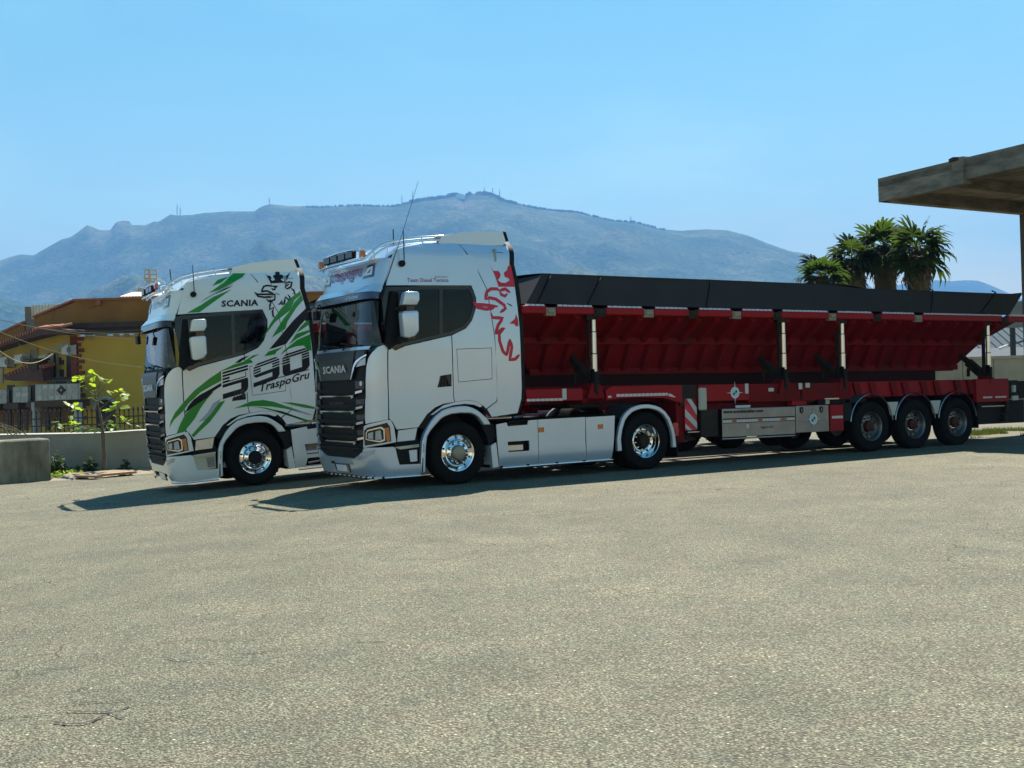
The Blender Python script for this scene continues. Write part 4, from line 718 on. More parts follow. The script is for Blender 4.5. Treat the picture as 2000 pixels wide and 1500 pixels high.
# ------------------------------------------------------------------ ground
GM = bpy.data.materials.new('old_asphalt'); GM.use_nodes = True
def ground_material():
    nt = GM.node_tree; b = nt.nodes['Principled BSDF']; N = nt.nodes.new; Lk = nt.links.new
    b.inputs['Roughness'].default_value = .82; b.inputs['Specular IOR Level'].default_value = .35
    tc = N('ShaderNodeTexCoord')
    def tex(kind, scale, **k):
        t = N(kind); t.inputs['Scale'].default_value = scale
        for a, v in k.items(): t.inputs[a].default_value = v
        Lk(tc.outputs['Object'], t.inputs['Vector']); return t
    st = tex('ShaderNodeTexVoronoi', 66); st2 = tex('ShaderNodeTexVoronoi', 125)
    big = tex('ShaderNodeTexNoise', .16, Detail=6, Roughness=.6); mid = tex('ShaderNodeTexNoise', 1.3, Detail=6, Roughness=.62); grit = tex('ShaderNodeTexNoise', 60, Detail=6, Roughness=.8); hue = tex('ShaderNodeTexNoise', 3.4, Detail=4)
    # stones: colour from the cell, gap from the distance
    gr = N('ShaderNodeValToRGB'); Lk(st.outputs['Color'], gr.inputs[0])
    cr = gr.color_ramp; cr.elements[0].position = 0.0; cr.elements[0].color = (.075, .072, .052, 1); cr.elements[1].position = 1; cr.elements[1].color = (.92, .88, .70, 1)
    for p, c in ((.9, (.40, .385, .285)), (.3, (.18, .174, .128)), (.5, (.235, .228, .168)), (.75, (.30, .29, .212))):
        e = cr.elements.new(p); e.color = (*c, 1)
    gap = N('ShaderNodeMapRange'); Lk(st.outputs['Distance'], gap.inputs[0]); gap.inputs[1].default_value = .38; gap.inputs[2].default_value = .70; gap.inputs[3].default_value = 0; gap.inputs[4].default_value = 1
    binder = N('ShaderNodeMix'); binder.data_type = 'RGBA'; Lk(gap.outputs[0], binder.inputs[0]); Lk(gr.outputs[0], binder.inputs[6]); binder.inputs[7].default_value = (.105, .097, .07, 1)
    g2 = N('ShaderNodeValToRGB'); Lk(grit.outputs['Fac'], g2.inputs[0]); g2.color_ramp.elements[0].position = .36; g2.color_ramp.elements[0].color = (.60, .60, .60, 1); g2.color_ramp.elements[1].position = .64; g2.color_ramp.elements[1].color = (1.36, 1.36, 1.34, 1)
    m1 = N('ShaderNodeMix'); m1.data_type = 'RGBA'; m1.blend_type = 'MULTIPLY'; m1.inputs[0].default_value = 1; Lk(binder.outputs[2], m1.inputs[6]); Lk(g2.outputs[0], m1.inputs[7])
    br = N('ShaderNodeValToRGB'); Lk(big.outputs['Fac'], br.inputs[0]); br.color_ramp.elements[0].position = .33; br.color_ramp.elements[0].color = (.80, .81, .80, 1); br.color_ramp.elements[1].position = .68; br.color_ramp.elements[1].color = (1.14, 1.12, 1.06, 1)
    m2 = N('ShaderNodeMix'); m2.data_type = 'RGBA'; m2.blend_type = 'MULTIPLY'; m2.inputs[0].default_value = 1; Lk(m1.outputs[2], m2.inputs[6]); Lk(br.outputs[0], m2.inputs[7])
    mr = N('ShaderNodeValToRGB'); Lk(mid.outputs['Fac'], mr.inputs[0]); mr.color_ramp.elements[0].position = .35; mr.color_ramp.elements[0].color = (.84, .85, .84, 1); mr.color_ramp.elements[1].position = .66; mr.color_ramp.elements[1].color = (1.10, 1.08, 1.03, 1)
    m3 = N('ShaderNodeMix'); m3.data_type = 'RGBA'; m3.blend_type = 'MULTIPLY'; m3.inputs[0].default_value = 1; Lk(m2.outputs[2], m3.inputs[6]); Lk(mr.outputs[0], m3.inputs[7])
    hr = N('ShaderNodeValToRGB'); Lk(hue.outputs['Fac'], hr.inputs[0]); hr.color_ramp.elements[0].position = .4; hr.color_ramp.elements[0].color = (.97, 1.0, .96, 1); hr.color_ramp.elements[1].position = .62; hr.color_ramp.elements[1].color = (1.04, .99, .96, 1)
    m4 = N('ShaderNodeMix'); m4.data_type = 'RGBA'; m4.blend_type = 'MULTIPLY'; m4.inputs[0].default_value = 1; Lk(m3.outputs[2], m4.inputs[6]); Lk(hr.outputs[0], m4.inputs[7])
    # crazing in patches, and old stains
    dn = tex('ShaderNodeTexNoise', 2.2, Detail=5); dm = N('ShaderNodeMix'); dm.data_type = 'RGBA'; dm.inputs[0].default_value = .22; Lk(tc.outputs['Object'], dm.inputs[6]); Lk(dn.outputs['Color'], dm.inputs[7])
    ck = N('ShaderNodeTexVoronoi'); ck.feature = 'DISTANCE_TO_EDGE'; ck.inputs['Scale'].default_value = 2.3; Lk(dm.outputs[2], ck.inputs['Vector'])
    cl = N('ShaderNodeMapRange'); Lk(ck.outputs['Distance'], cl.inputs[0]); cl.inputs[1].default_value = .004; cl.inputs[2].default_value = .014; cl.inputs[3].default_value = 1; cl.inputs[4].default_value = 0
    pm = tex('ShaderNodeTexNoise', .33, Detail=3); pr = N('ShaderNodeMapRange'); Lk(pm.outputs['Fac'], pr.inputs[0]); pr.inputs[1].default_value = .53; pr.inputs[2].default_value = .60; pr.inputs[3].default_value = 0; pr.inputs[4].default_value = .8
    cm = N('ShaderNodeMath'); cm.operation = 'MULTIPLY'; Lk(cl.outputs[0], cm.inputs[0]); Lk(pr.outputs[0], cm.inputs[1])
    sn = tex('ShaderNodeTexNoise', .55, Detail=7, Roughness=.6); sr = N('ShaderNodeValToRGB'); Lk(sn.outputs['Fac'], sr.inputs[0]); sr.color_ramp.elements[0].position = .60; sr.color_ramp.elements[0].color = (1, 1, 1, 1); sr.color_ramp.elements[1].position = .74; sr.color_ramp.elements[1].color = (.70, .69, .67, 1)
    m5 = N('ShaderNodeMix'); m5.data_type = 'RGBA'; m5.blend_type = 'MULTIPLY'; m5.inputs[0].default_value = 1; Lk(m4.outputs[2], m5.inputs[6]); Lk(sr.outputs[0], m5.inputs[7])
    m6 = N('ShaderNodeMix'); m6.data_type = 'RGBA'; Lk(cm.outputs[0], m6.inputs[0]); Lk(m5.outputs[2], m6.inputs[6]); m6.inputs[7].default_value = (.03, .027, .02, 1)
    Lk(m6.outputs[2], b.inputs['Base Color'])
    inv = N('ShaderNodeMath'); inv.operation = 'SUBTRACT'; inv.inputs[0].default_value = .7; Lk(st.outputs['Distance'], inv.inputs[1])
    add = N('ShaderNodeMath'); add.operation = 'MULTIPLY_ADD'; Lk(st2.outputs['Distance'], add.inputs[0]); add.inputs[1].default_value = -.45; Lk(inv.outputs[0], add.inputs[2])
    add2 = N('ShaderNodeMath'); add2.operation = 'MULTIPLY_ADD'; Lk(mid.outputs['Fac'], add2.inputs[0]); add2.inputs[1].default_value = 1.2; Lk(add.outputs[0], add2.inputs[2])
    bp = N('ShaderNodeBump'); bp.inputs['Strength'].default_value = 1.0; bp.inputs['Distance'].default_value = .013; Lk(add2.outputs[0], bp.inputs['Height']); Lk(bp.outputs[0], b.inputs['Normal'])
ground_material()
gx = sorted(set(list(np.round(np.arange(-20, 24.01, .5), 2))+[-5900, -2000, -600, -150, -60, -30, 30, 45, 80, 200, 600, 2000, 5900]))
gy = sorted(set(list(np.round(np.arange(0, 36.01, .5), 2))+[-250, -60, -15, 45, 60, 90, 150, 400, 1000, 3000, 9000]))
GV = [(x, y, ground_z(x, y)+(.012*noise.noise(Vector((x*.35, y*.35, 0))) if 2 < y < 16 and abs(x) < 14 else 0)) for y in gy for x in gx]; nx = len(gx)
GF = [(j*nx+i, j*nx+i+1, (j+1)*nx+i+1, (j+1)*nx+i) for j in range(len(gy)-1) for i in range(nx-1)]
ground = mesh_obj('ground', GV, GF, GM, None, 180); tag(ground, 'wide yard of worn pale asphalt with exposed stone grains', kind='structure')
# cracks in the asphalt
CRK = mat('crack_shadow', (.035, .032, .026), .95, vary=.4, vscale=60)
def crack(pts, wd, seed):
    rr = random.Random(seed); P = [Vector((*pts[0], 0))]
    for a, b in zip(pts, pts[1:]):
        k = max(2, int(math.hypot(b[0]-a[0], b[1]-a[1])/.02))
        for i in range(1, k+1): P.append(Vector((a[0]+(b[0]-a[0])*i/k+rr.uniform(-.003, .003), a[1]+(b[1]-a[1])*i/k+rr.uniform(-.004, .004), 0)))
    V = []; F = []
    for i, p in enumerate(P):
        w = wd*rr.uniform(.6, 1.2)*(0.25 if i in (0, len(P)-1) else 1); d = (P[min(i+1, len(P)-1)]-P[max(i-1, 0)]).normalized(); n = Vector((-d.y, d.x, 0))
        z = ground_z(p.x, p.y)+.004+.012*noise.noise(Vector((p.x*.35, p.y*.35, 0)))
        V += [(p.x+n.x*w, p.y+n.y*w, z+.003), (p.x-n.x*w, p.y-n.y*w, z+.003)]
    for i in range(len(P)-1): F.append((2*i, 2*i+1, 2*i+3, 2*i+2))
    return mesh_obj('crack', V, F, CRK, ground)
for i, (pp, w) in enumerate([([(125,1391),(170,1393),(208,1393),(240,1388),(265,1378)], .006), ([(100,1412),(130,1416),(158,1417),(182,1411),(205,1400)], .007), ([(208,1394),(225,1401),(240,1407)], .005), 
        ([(0,1330),(40,1322),(90,1315)], .004), ([(92,1308),(130,1305),(155,1303)], .005), ([(117,1356),(150,1350),(172,1344)], .005), ([(118,1380),(180,1374),(250,1371)], .004), ([(318,1285),(345,1291),(400,1295),(425,1298)], .004), ([(300,1258),(352,1252)], .004),
        ([(210,1420),(250,1414),(340,1406)], .003), ([(690,1257),(752,1255)], .005), ([(350,1248),(430,1252),(500,1250)], .003), ([(442,1280),(500,1276),(560,1270)], .003), ([(1372,986),(1420,981)], .006), ([(30,1099),(75,1094)], .006), ([(0,1406),(60,1400),(95,1396)], .004), ([(20,1490),(60,1482)], .004)]):
    def g(px, py):
        z = 0
        for _ in range(4):
            a = aim(px, py, 10.); d = a-Vector((0, 0, CAM_H)); t = (z-CAM_H)/d.z; p = Vector((0, 0, CAM_H))+d*t; z = ground_z(p.x, p.y)
        return (p.x, p.y)
    crack([g(*q) for q in pp], w*1.05, i)
# loose grit, leaves and bits lying about: nobody could count them
GRIT = mat('grit', (.34, .32, .26), .9, vary=.6, vscale=30, dirt=(.08, .075, .06))
gb = MB()
for i in range(2600):
    y = 3.4+abs(random.gauss(0, 1))*5.5; x = random.uniform(-.48, .48)*y; s = random.uniform(.0018, .005)*(1+y*.02)
    z = ground_z(x, y)+.012*noise.noise(Vector((x*.35, y*.35, 0)))*(1 if y < 16 else 0); a = random.random()*6.28
    V = [(x+s*math.cos(a+k*1.57)*random.uniform(.6, 1.3), y+s*math.sin(a+k*1.57)*random.uniform(.6, 1.3), z) for k in range(4)]+[(x+random.uniform(-.3, .3)*s, y, z+s*random.uniform(.5, .95))]
    gb.add(V, [(0,1,4),(1,2,4),(2,3,4),(3,0,4)])
o = gb.obj('grit', GRIT); tag(o, 'loose stone grit scattered over the asphalt yard', 'grit', kind='stuff')

# ------------------------------------------------------------------ trucks
A = truck('tractor_unit', 'silver tractor unit with red griffin crest coupled to the red tipper trailer', ORG_A, (0, 0, YAW_A), PA, 'A', decals_a)
YAW_B = R(90-59.2425-4.191)
B = truck('tractor_unit', 'white tractor unit with green and black swoosh stripes and big number 590', (-4.666, 21.63, -.115), (0, -R(2.602), YAW_B), PB, 'B', decals_b)
def copy_tree(o, parent=None, skip=()):
    c = o.copy(); COL.objects.link(c)
    if parent is not None: c.parent = parent
    for ch in list(o.children):
        if ch.name.split('.')[0] in skip: continue
        copy_tree(ch, c, skip)
    return c
# ------------------------------------------------------------------ trailer
TU = 7.0; TILT = .0115
p = ORG_A+UX*TU
TR = empty('tipper_trailer', (p.x, p.y, .0425), (0, math.atan(TILT), YAW_A)); tag(TR, 'long red side tipping trailer with black cover behind the silver tractor', 'trailer')
def tu(u): return u-TU
def tpart(name, mb, m, smooth=None, parent=None): return mb.obj(name, m, parent if parent is not None else TR, smooth)
HT = [(.08, 2.66), (.66, 2.26), (.98, 1.66)]        # slope of the hopper side (v, w)
def ends(w): return 1.28+(2.66-w)*.62, 14.02-(2.66-w)*1.03
def slope(v0, w0, v1, w1, far=False):
    (a0, b0), (a1, b1) = ends(w0), ends(w1); f = (lambda v: 2.5-v) if far else (lambda v: v)
    m = MB(); n = 24
    V = []; F = []
    for i in range(n+1): V += [(tu(a0+(b0-a0)*i/n), f(v0), w0), (tu(a1+(b1-a1)*i/n), f(v1), w1)]
    for i in range(n): F.append((2*i, 2*i+2, 2*i+3, 2*i+1))
    return m.add(V, F)
for far in (False, True):
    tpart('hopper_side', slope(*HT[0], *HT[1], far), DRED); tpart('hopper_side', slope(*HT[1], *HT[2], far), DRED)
for k, (j0, j1) in enumerate(((0, 1), (0, 1))):
    pass
# hopper ends and floor
for e in (0, 1):
    ps = [(tu(ends(w)[e]), v, w) for v, w in HT]+[(tu(ends(w)[e]), 2.5-v, w) for v, w in HT[::-1]]
    tpart('hopper_end', MB().add(ps, [tuple(range(6))]), DRED)
fl = MB().box(tu(1.9), tu(13.0), .98, 1.52, 1.60, 1.66); tpart('hopper_floor', fl, DRED)
tpart('hopper_gap_fill', MB().box(tu(1.35), tu(12.35), .93, 1.57, 1.28, 1.64), GAPRED)  # box added to darken the gap below the hopper, shade put in its colour
fm = MB().box(tu(1.25), tu(14.0), .3, 2.2, 2.70, 2.72); tpart('hopper_load', fm, STEEL)
# ribs: one mesh for the upper row, one for the lower
def rib_mesh(p0, p1, wd=.13, d=.11):
    v0, w0 = p0; v1, w1 = p1; n = Vector((0, -(w0-w1), -(v1-v0))).normalized()
    V = []
    for v, w in ((v0, w0), (v1, w1)):
        for x in (-wd/2, wd/2):
            V += [(x, v, w), (x*.7, v+n.y*d, w+n.z*d)]
    return V, [(0,1,5,4),(1,3,7,5),(3,2,6,7),(0,2,3,1),(4,5,7,6)]
for j, (p0, p1) in enumerate((((.10, 2.645), (.63, 2.28)), ((.70, 2.19), (.95, 1.72)))):
    me = None; w0 = p0[1]; a0, b0 = ends(p1[1]); a0 = max(a0, ends(p0[1])[0]); b0 = min(b0, ends(p0[1])[1])
    u = 1.91 if j == 0 else 2.13
    while u < b0-.05:
        if me is None:
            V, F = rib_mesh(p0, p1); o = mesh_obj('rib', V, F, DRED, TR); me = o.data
        else: o = link(bpy.data.objects.new('rib', me), TR)
        o.location.x = tu(u); u += .44
bm_ = MB()
for f in (False, True):
    y0, y1 = (.60, .74) if not f else (1.76, 1.90)
    a, b = ends(2.22); tpart('side_beam', MB().box(tu(a), tu(b), y0, y1, 2.16, 2.27), DRED)
    y0, y1 = (.88, 1.0) if not f else (1.5, 1.62)
    a, b = ends(1.70); tpart('side_beam', MB().box(tu(a), tu(b), y0, y1, 1.62, 1.73), DRED)
# top rail with blocks, tape
blocks = [(1.69,1.88),(2.65,2.91),(3.73,3.94),(4.73,4.94),(5.76,5.97),(6.77,6.97),(8.22,8.42),(9.45,9.67),(10.66,10.89),(13.42,13.62)]
prev = 1.22
for i, (a, b) in enumerate(blocks+[(14.35, 14.35)]):
    r = tpart('top_rail', MB().box(tu(prev), tu(a), .0, .12, 2.635, 2.765), RED)
    r.modifiers.new('b', 'BEVEL').width = .012
    if prev > 1.3: t0 = prev+.03
    else: t0 = prev+.05
    tp = MB(); x = t0
    while x < a-.06:
        k = min(.095, a-.04-x); tp.add([(tu(x), -.006+random.uniform(0, .004), 2.758), (tu(x+k), -.006, 2.758), (tu(x+k), .012, 2.790+random.uniform(-.004, .003)), (tu(x), .012, 2.790)], [(0, 1, 2, 3)]); x += .105
    tpart('reflective_strip', tp, TAPE)
    if a != b: 
        k = tpart('latch', MB().box(tu(a), tu(b), .01, .12, 2.60, 2.74).box(tu(a+.03), tu(b-.03), -.015, .01, 2.645, 2.725), TANB if i % 2 == 0 else STEEL); k.modifiers.new('b', 'BEVEL').width = .008
    prev = b
tpart('top_rail', MB().box(tu(1.22), tu(14.35), 2.38, 2.5, 2.635, 2.765), RED)
tpart('top_rail', MB().box(tu(1.20), tu(1.30), .12, 2.38, 2.635, 2.765), RED); tpart('top_rail', MB().box(tu(14.0), tu(14.1), .12, 2.38, 2.635, 2.765), RED)
tpart('rail_lip', MB().box(tu(13.72), tu(14.35), -.005, .14, 2.766, 2.80), TAPE)
# cover panels
seams = [(1.32,1.70),(1.53,1.86),(2.54,2.89),(5.15,5.34),(11.17,11.36),(12.75,13.38),(13.72,14.30)]
tm = lambda x, w, off=0: (tu(x), .035+.20*(w-2.79)-off, w)
topz = lambda u: 3.275+(.045 if u < 8.9 else .0)-.012*sstep(8.9, 9.3, u)
for (b0, t0), (b1, t1) in zip(seams, seams[1:]):
    k = max(1, int((t1-t0)/.7)); tp = [(t1+(t0-t1)*i/k-.006*(1 if i == 0 else -1 if i == k else 0), topz(t1+(t0-t1)*i/k)+random.uniform(-.006, .006)) for i in range(k+1)]
    ff = lambda x, w: .012*noise.noise(Vector((x*1.3, w*2, 3)))
    panel('cover_panel', [(b0+.006, 2.80), (b1-.006, 2.80)]+tp, TARP, tm, TR, off=ff, sp=.16, thick=.03, smooth=50)
for (b0, t0) in seams[1:-1]: tpart('cover_bow', MB().tube([tm(b0, 2.80, .005), tm((b0+t0)/2, 3.04, .012), tm(t0, 3.28, .008), (tu(t0), .22, 3.325)], .016, 6), BLK, 60)
us = [1.70]+[2.2+.6*i for i in range(20)]+[14.30]
cv = MB(); ys = np.linspace(.13, 2.37, 9)
cv.add([(tu(u), y, topz(u)+.04*math.sin(math.pi*(y-.13)/2.24)) for u in us for y in ys], [(i*9+k, i*9+9+k, i*9+10+k, i*9+k+1) for i in range(len(us)-1) for k in range(8)])
cv.add([(tu(u), y, z) for u in (1.32, 13.72) for y, z in ((2.465, 2.80), (2.465, 2.80))], [])
tpart('cover_top', cv, TARP, 60)
tpart('cover_panel', MB().add([(tu(1.32), 2.465, 2.8), (tu(13.72), 2.465, 2.8), (tu(14.3), 2.37, 3.3), (tu(1.7), 2.37, 3.3)], [(0, 1, 2, 3)]), TARP)
for b0, t0 in (seams[0], seams[-1]): tpart('cover_end', MB().add([(tu(b0), .05, 2.8), (tu(b0), 2.45, 2.8), (tu(t0), 2.37, 3.3), (tu(t0), .13, 3.3)], [(0, 1, 2, 3)]), TARP)
# tipping rams and stays
for i, u in enumerate((2.70, 7.085, 8.655, 13.05)):
    r = MB().tube([(tu(u), .10, 1.66), (tu(u), .10, 1.96)], .052, 16).tube([(tu(u), .10, 1.96), (tu(u), .10, 2.34)], .046, 16).tube([(tu(u), .10, 2.34), (tu(u), .10, 2.55)], .040, 16)
    ram = tpart('tipping_ram', r, mat('ram_chrome', (.72, .72, .68), .28, .85), 40)
    tpart('ram_seal', MB().tube([(tu(u), .10, 1.955), (tu(u), .10, 1.972)], .0545, 14).tube([(tu(u), .10, 2.333), (tu(u), .10, 2.348)], .0485, 14), BLK, 40, ram)
    tpart('ram_body', MB().box(tu(u-.075), tu(u+.075), .06, .22, 1.40, 1.66).tube([(tu(u), .13, 1.25), (tu(u), .13, 1.5)], .10, 12).box(tu(u-.055), tu(u-.05), .02, .16, 1.3, 1.7), BLK, 40)
    tpart('ram_head', MB().box(tu(u-.16), tu(u+.10), .06, .16, 2.55, 2.63), STEEL)
    tpart('ram_shade_strip', MB().box(tu(u-.085), tu(u-.065), .12, .20, 1.45, 2.6), STEEL)  # thin dark strip standing in for the shadow side of the ram
    st = MB().bar((tu(u), .22, 1.46), (tu(u), .62, 1.78), .16, .13, up=(1, 0, 0)).bar((tu(u), .62, 1.78), (tu(u), 1.05, 2.12), .10, .09, up=(1, 0, 0)).bar((tu(u-.16), .50, 1.58), (tu(u), .52, 1.70), .05, .05).bar((tu(u-.16), .50, 1.46), (tu(u-.15), .50, 1.64), .05, .05)
    tpart('tipping_stay', st, STEEL)
    tpart('pivot_bracket', MB().prism([(tu(u-.20),1.20),(tu(u+.16),1.20),(tu(u+.10),1.42),(tu(u-.10),1.46)], .04, .30), DRED)
# chassis
def box(name, a, b, v0, v1, w0, w1, m, bev=.01):
    o = tpart(name, MB().box(tu(a), tu(b), v0, v1, w0, w1), m)
    if bev: o.modifiers.new('b', 'BEVEL').width = bev
    return o
for f in (0, 1):
    y = (lambda a, b: (a, b)) if not f else (lambda a, b: (2.5-b, 2.5-a))
    box('gooseneck_beam', 1.28, 2.40, *y(.03, .13), 1.17, 1.375, RED); 
    tpart('gooseneck_beam', MB().prism([(tu(2.90),1.16),(tu(3.2),1.19),(tu(3.6),1.20),(tu(4.2),1.17),(tu(4.42),1.10),(tu(4.55),1.08),(tu(4.55),1.40),(tu(3.0),1.395),(tu(2.88),1.33)], *y(.03, .13)), RED)
    box('side_frame', 4.555, 4.95, *y(.10, .2), 1.02, 1.40, STEEL); box('side_frame', 4.955, 6.16, *y(.05, .15), 1.09, 1.395, RED)
    box('side_frame', 6.17, 7.50, *y(.09, .19), 1.05, 1.39, DRED); box('side_frame', 7.51, 8.80, *y(.05, .15), 1.05, 1.385, DRED)
    box('side_frame', 8.81, 12.55, *y(.12, .22), 1.08, 1.395, RED); box('rear_frame', 12.55, 13.62, *y(.03, .14), .90, 1.40, RED)
for u in (9.0, 9.45, 10.05, 10.4, 10.95, 11.35, 12.0, 12.4):
    tpart('gusset', MB().prism([(tu(u),1.09),(tu(u+.16),1.09),(tu(u+.07),1.38),(tu(u-.09),1.38)], .07, .12), DRED)
box('main_beam', 4.6, 13.6, .75, .95, .80, 1.36, DRED); box('main_beam', 4.6, 13.6, 1.55, 1.75, .80, 1.36, DRED)
box('neck_beam', 1.25, 4.8, .75, .95, 1.10, 1.42, DRED); box('neck_beam', 1.25, 4.8, 1.55, 1.75, 1.10, 1.42, DRED)
box('coupling_plate', 2.5, 4.0, .6, 1.9, 1.03, 1.10, STEEL)
for u in (1.3, 2.45, 4.6, 6.1, 7.5, 8.8, 10.0, 11.3, 12.6, 13.5): box('cross_member', u, u+.10, .12, 2.38, 1.12, 1.35, DRED)
box('neck_post', 4.50, 4.68, .15, .5, .36, 1.38, DRED); box('neck_post', 4.50, 4.68, 2.0, 2.35, .36, 1.38, DRED)
box('lower_frame', 4.68, 9.0, .30, .55, .92, 1.05, DRED)
for y in (.36, 1.9): tpart('landing_leg', MB().box(tu(4.85), tu(5.0), y, y+.16, .42, 1.1).box(tu(4.78), tu(5.07), y-.06, y+.22, .38, .43), STEEL)
box('equipment_box', 5.0, 5.40, .06, .6, .44, .95, STEEL); box('air_tank', 5.05, 5.35, .6, 1.4, .5, .9, BLK)
# reflective tapes and tags on the frame
def tape(name, a, b, w0, w1, v, m=TAPE, gap=.09):
    t = MB(); x = a; s = (w1-w0)
    while x < b-.01:
        k = min(gap*.88, b-x); t.box(tu(x), tu(x+k), v-.004, v, w0, w1); x += gap
    return tpart(name, t, m)
tape('reflective_strip', 1.28, 2.0, 1.175, 1.215, .026); box('latch', 1.98, 2.06, .015, .03, 1.19, 1.375, TAG, 0)
tape('reflective_strip', 3.10, 4.22, 1.215, 1.262, .026); box('reflective_strip', 2.92, 2.99, .022, .027, 1.20, 1.235, TAPE, 0)
tpart('reflective_strip', MB().prism([(tu(4.24),1.205),(tu(4.24),1.25),(tu(4.30),1.24),(tu(4.40),1.18),(tu(4.33),1.185)], .022, .027), TAPE)
# striped warning board
wb = [(4.66,.575),(4.93,.575),(4.93,1.15),(4.66,1.15)]
o = tpart('warning_board', MB().box(tu(4.66), tu(4.93), .10, .13, .575, 1.15), RFILM)
for k in range(3):
    z = 1.18-.30*k; c = [(4.66, z), (4.66, z-.13), (4.93, z-.44), (4.93, z-.31)]
    c = [(x, max(.58, min(1.145, w))) for x, w in c]
    if k == 0: c = [(4.70, 1.145), (4.80, 1.145), (4.93, .98), (4.93, .85)]
    if k == 1: c = [(4.66, .97), (4.66, .83), (4.93, .60), (4.93, .72)]
    if k == 2: c = [(4.66, .70), (4.66, .62), (4.72, .578), (4.82, .578)]
    tpart('white_stripe', MB().prism([(tu(x), w) for x, w in c], .094, .099), TAG, None, o)
box('board_bar', 4.72, 5.05, .10, .12, .535, .55, ALU, 0); box('water_can', 4.95, 5.13, .03, .09, .93, 1.34, mat('translucent_can', (.42, .42, .36), .5), .02)
# stainless box, plates and emblems
bx = box('tool_box', 5.45, 7.26, .0, .10, .42, .945, INOX, .008)
for a, b in ((5.45, 5.67), (5.77, 6.30), (6.41, 6.86), (7.03, 7.24)): tape('box_tape', a+.01, b-.01, .69, .735, -.004, TAPE, .075)
box('box_groove', 5.46, 7.25, -.003, .001, .675, .685, BLK, 0); box('box_groove', 5.46, 7.25, -.003, .001, .745, .765, BLK, 0)
for a in (5.70, 6.34, 6.92): box('side_marker', a, a+.06, -.010, .0, .70, .735, REDL, 0)
lettering('box_lettering', 'www.acerbitrailer.com', (tu(5.47), .862), (tu(6.44), .862), (tu(5.47), .925), KFILM, plane_map(-.001), TR, off=.004, bold=.03)
lettering('box_number', '15', (tu(6.20), .868), (tu(6.32), .868), (tu(6.20), .922), CREAM, plane_map(-.001), TR, off=.007, bold=.03) if False else None
lettering('box_lettering', 'ogru srl', (tu(6.38), .560), (tu(6.68), .560), (tu(6.38), .605), KFILM, plane_map(-.001), TR, off=.004)
box('box_sticker', 5.79, 6.15, .02, .024, .955, 1.0, TEAL, 0); box('box_badge', 6.02, 6.09, -.004, .0, .57, .65, TAG, 0)
tpart('guard_tube', MB().tube([(tu(5.45), .03, .392), (tu(7.26), .03, .392)], .017, 8), ALU, 60)
box('plate_cover', 7.28, 8.14, .0, .06, .44, .955, INOX, .006); box('red_panel', 8.18, 8.54, .0, .06, .44, .955, RED, .006)
tape('reflective_strip', 8.22, 8.52, .685, .735, -.004, TAPE, .075)
for x in (7.42, 7.94):
    tpart('shield_sticker', MB().prism([(tu(x),.80),(tu(x+.045),.84),(tu(x+.045),.93),(tu(x-.045),.93),(tu(x-.045),.84)], -.006, .0), KFILM); box('shield_sticker', x-.004, x+.004, -.009, -.006, .84, .90, TAG, 0)
def emblem(u, w, r, v):
    pts = []
    for k in range(72):
        a = 2*math.pi*k/72; spike = r*2.0 if k % 18 == 0 else r; pts.append((tu(u+spike*math.sin(a)*(1.0)), w+spike*math.cos(a)))
    e_ = tpart('star_emblem', MB().prism(pts[::-1], v-.006, v), TEAL)
    tpart('emblem_mark', MB().prism([(tu(u-.035),w-.05),(tu(u+.0),w-.02),(tu(u-.01),w+.005),(tu(u-.05),w-.01)], v-.010, v-.006).prism([(tu(u+.035),w+.05),(tu(u+.0),w+.02),(tu(u+.01),w-.005),(tu(u+.05),w+.01)], v-.010, v-.006), KFILM, None, e_)
    rg = arc((tu(u), w), r*.88, 0, 360, 36)[:-1]; ri2 = arc((tu(u), w), r*.78, 0, 360, 36)[:-1]
    m = MB(); m.add([(p[0], v-.008, p[1]) for p in rg]+[(p[0], v-.008, p[1]) for p in ri2], [(i, (i+1) % 36, 36+(i+1) % 36, 36+i) for i in range(36)]); tpart('emblem_ring', m, WFILM, None, e_)
emblem(5.80, 1.235, .105, .045); emblem(7.72, .69, .105, -.003)
box('frame_tag', 6.05, 6.13, .040, .048, 1.215, 1.40, TAG, 0); box('frame_tag', 7.40, 7.49, .035, .045, 1.27, 1.39, TAG, 0); box('frame_tag', 7.58, 7.69, .035, .045, 1.30, 1.39, TAG, 0); box('frame_tag', 12.02, 12.12, .105, .115, 1.17, 1.36, TAG, 0)
box('frame_lamp', 6.66, 6.80, .07, .09, 1.24, 1.31, TAG, .01); box('valve_box', 7.45, 7.85, .08, .3, 1.02, 1.12, STEEL); box('red_bracket', 7.24, 7.62, .06, .2, .96, 1.05, RED)
box('mud_plate', 8.08, 8.46, .03, .3, 1.06, 1.085, ALU, 0); box('control_panel', 8.0, 8.75, .12, .4, .96, 1.06, BLK); box('frame_tag', 8.17, 8.27, .10, .115, .97, 1.06, TAG, 0)
tape('reflective_strip', 12.75, 13.05, .985, 1.02, .024, TAPE, .16); tape('reflective_strip', 13.15, 13.52, .985, 1.02, .024, TAPE, .085)
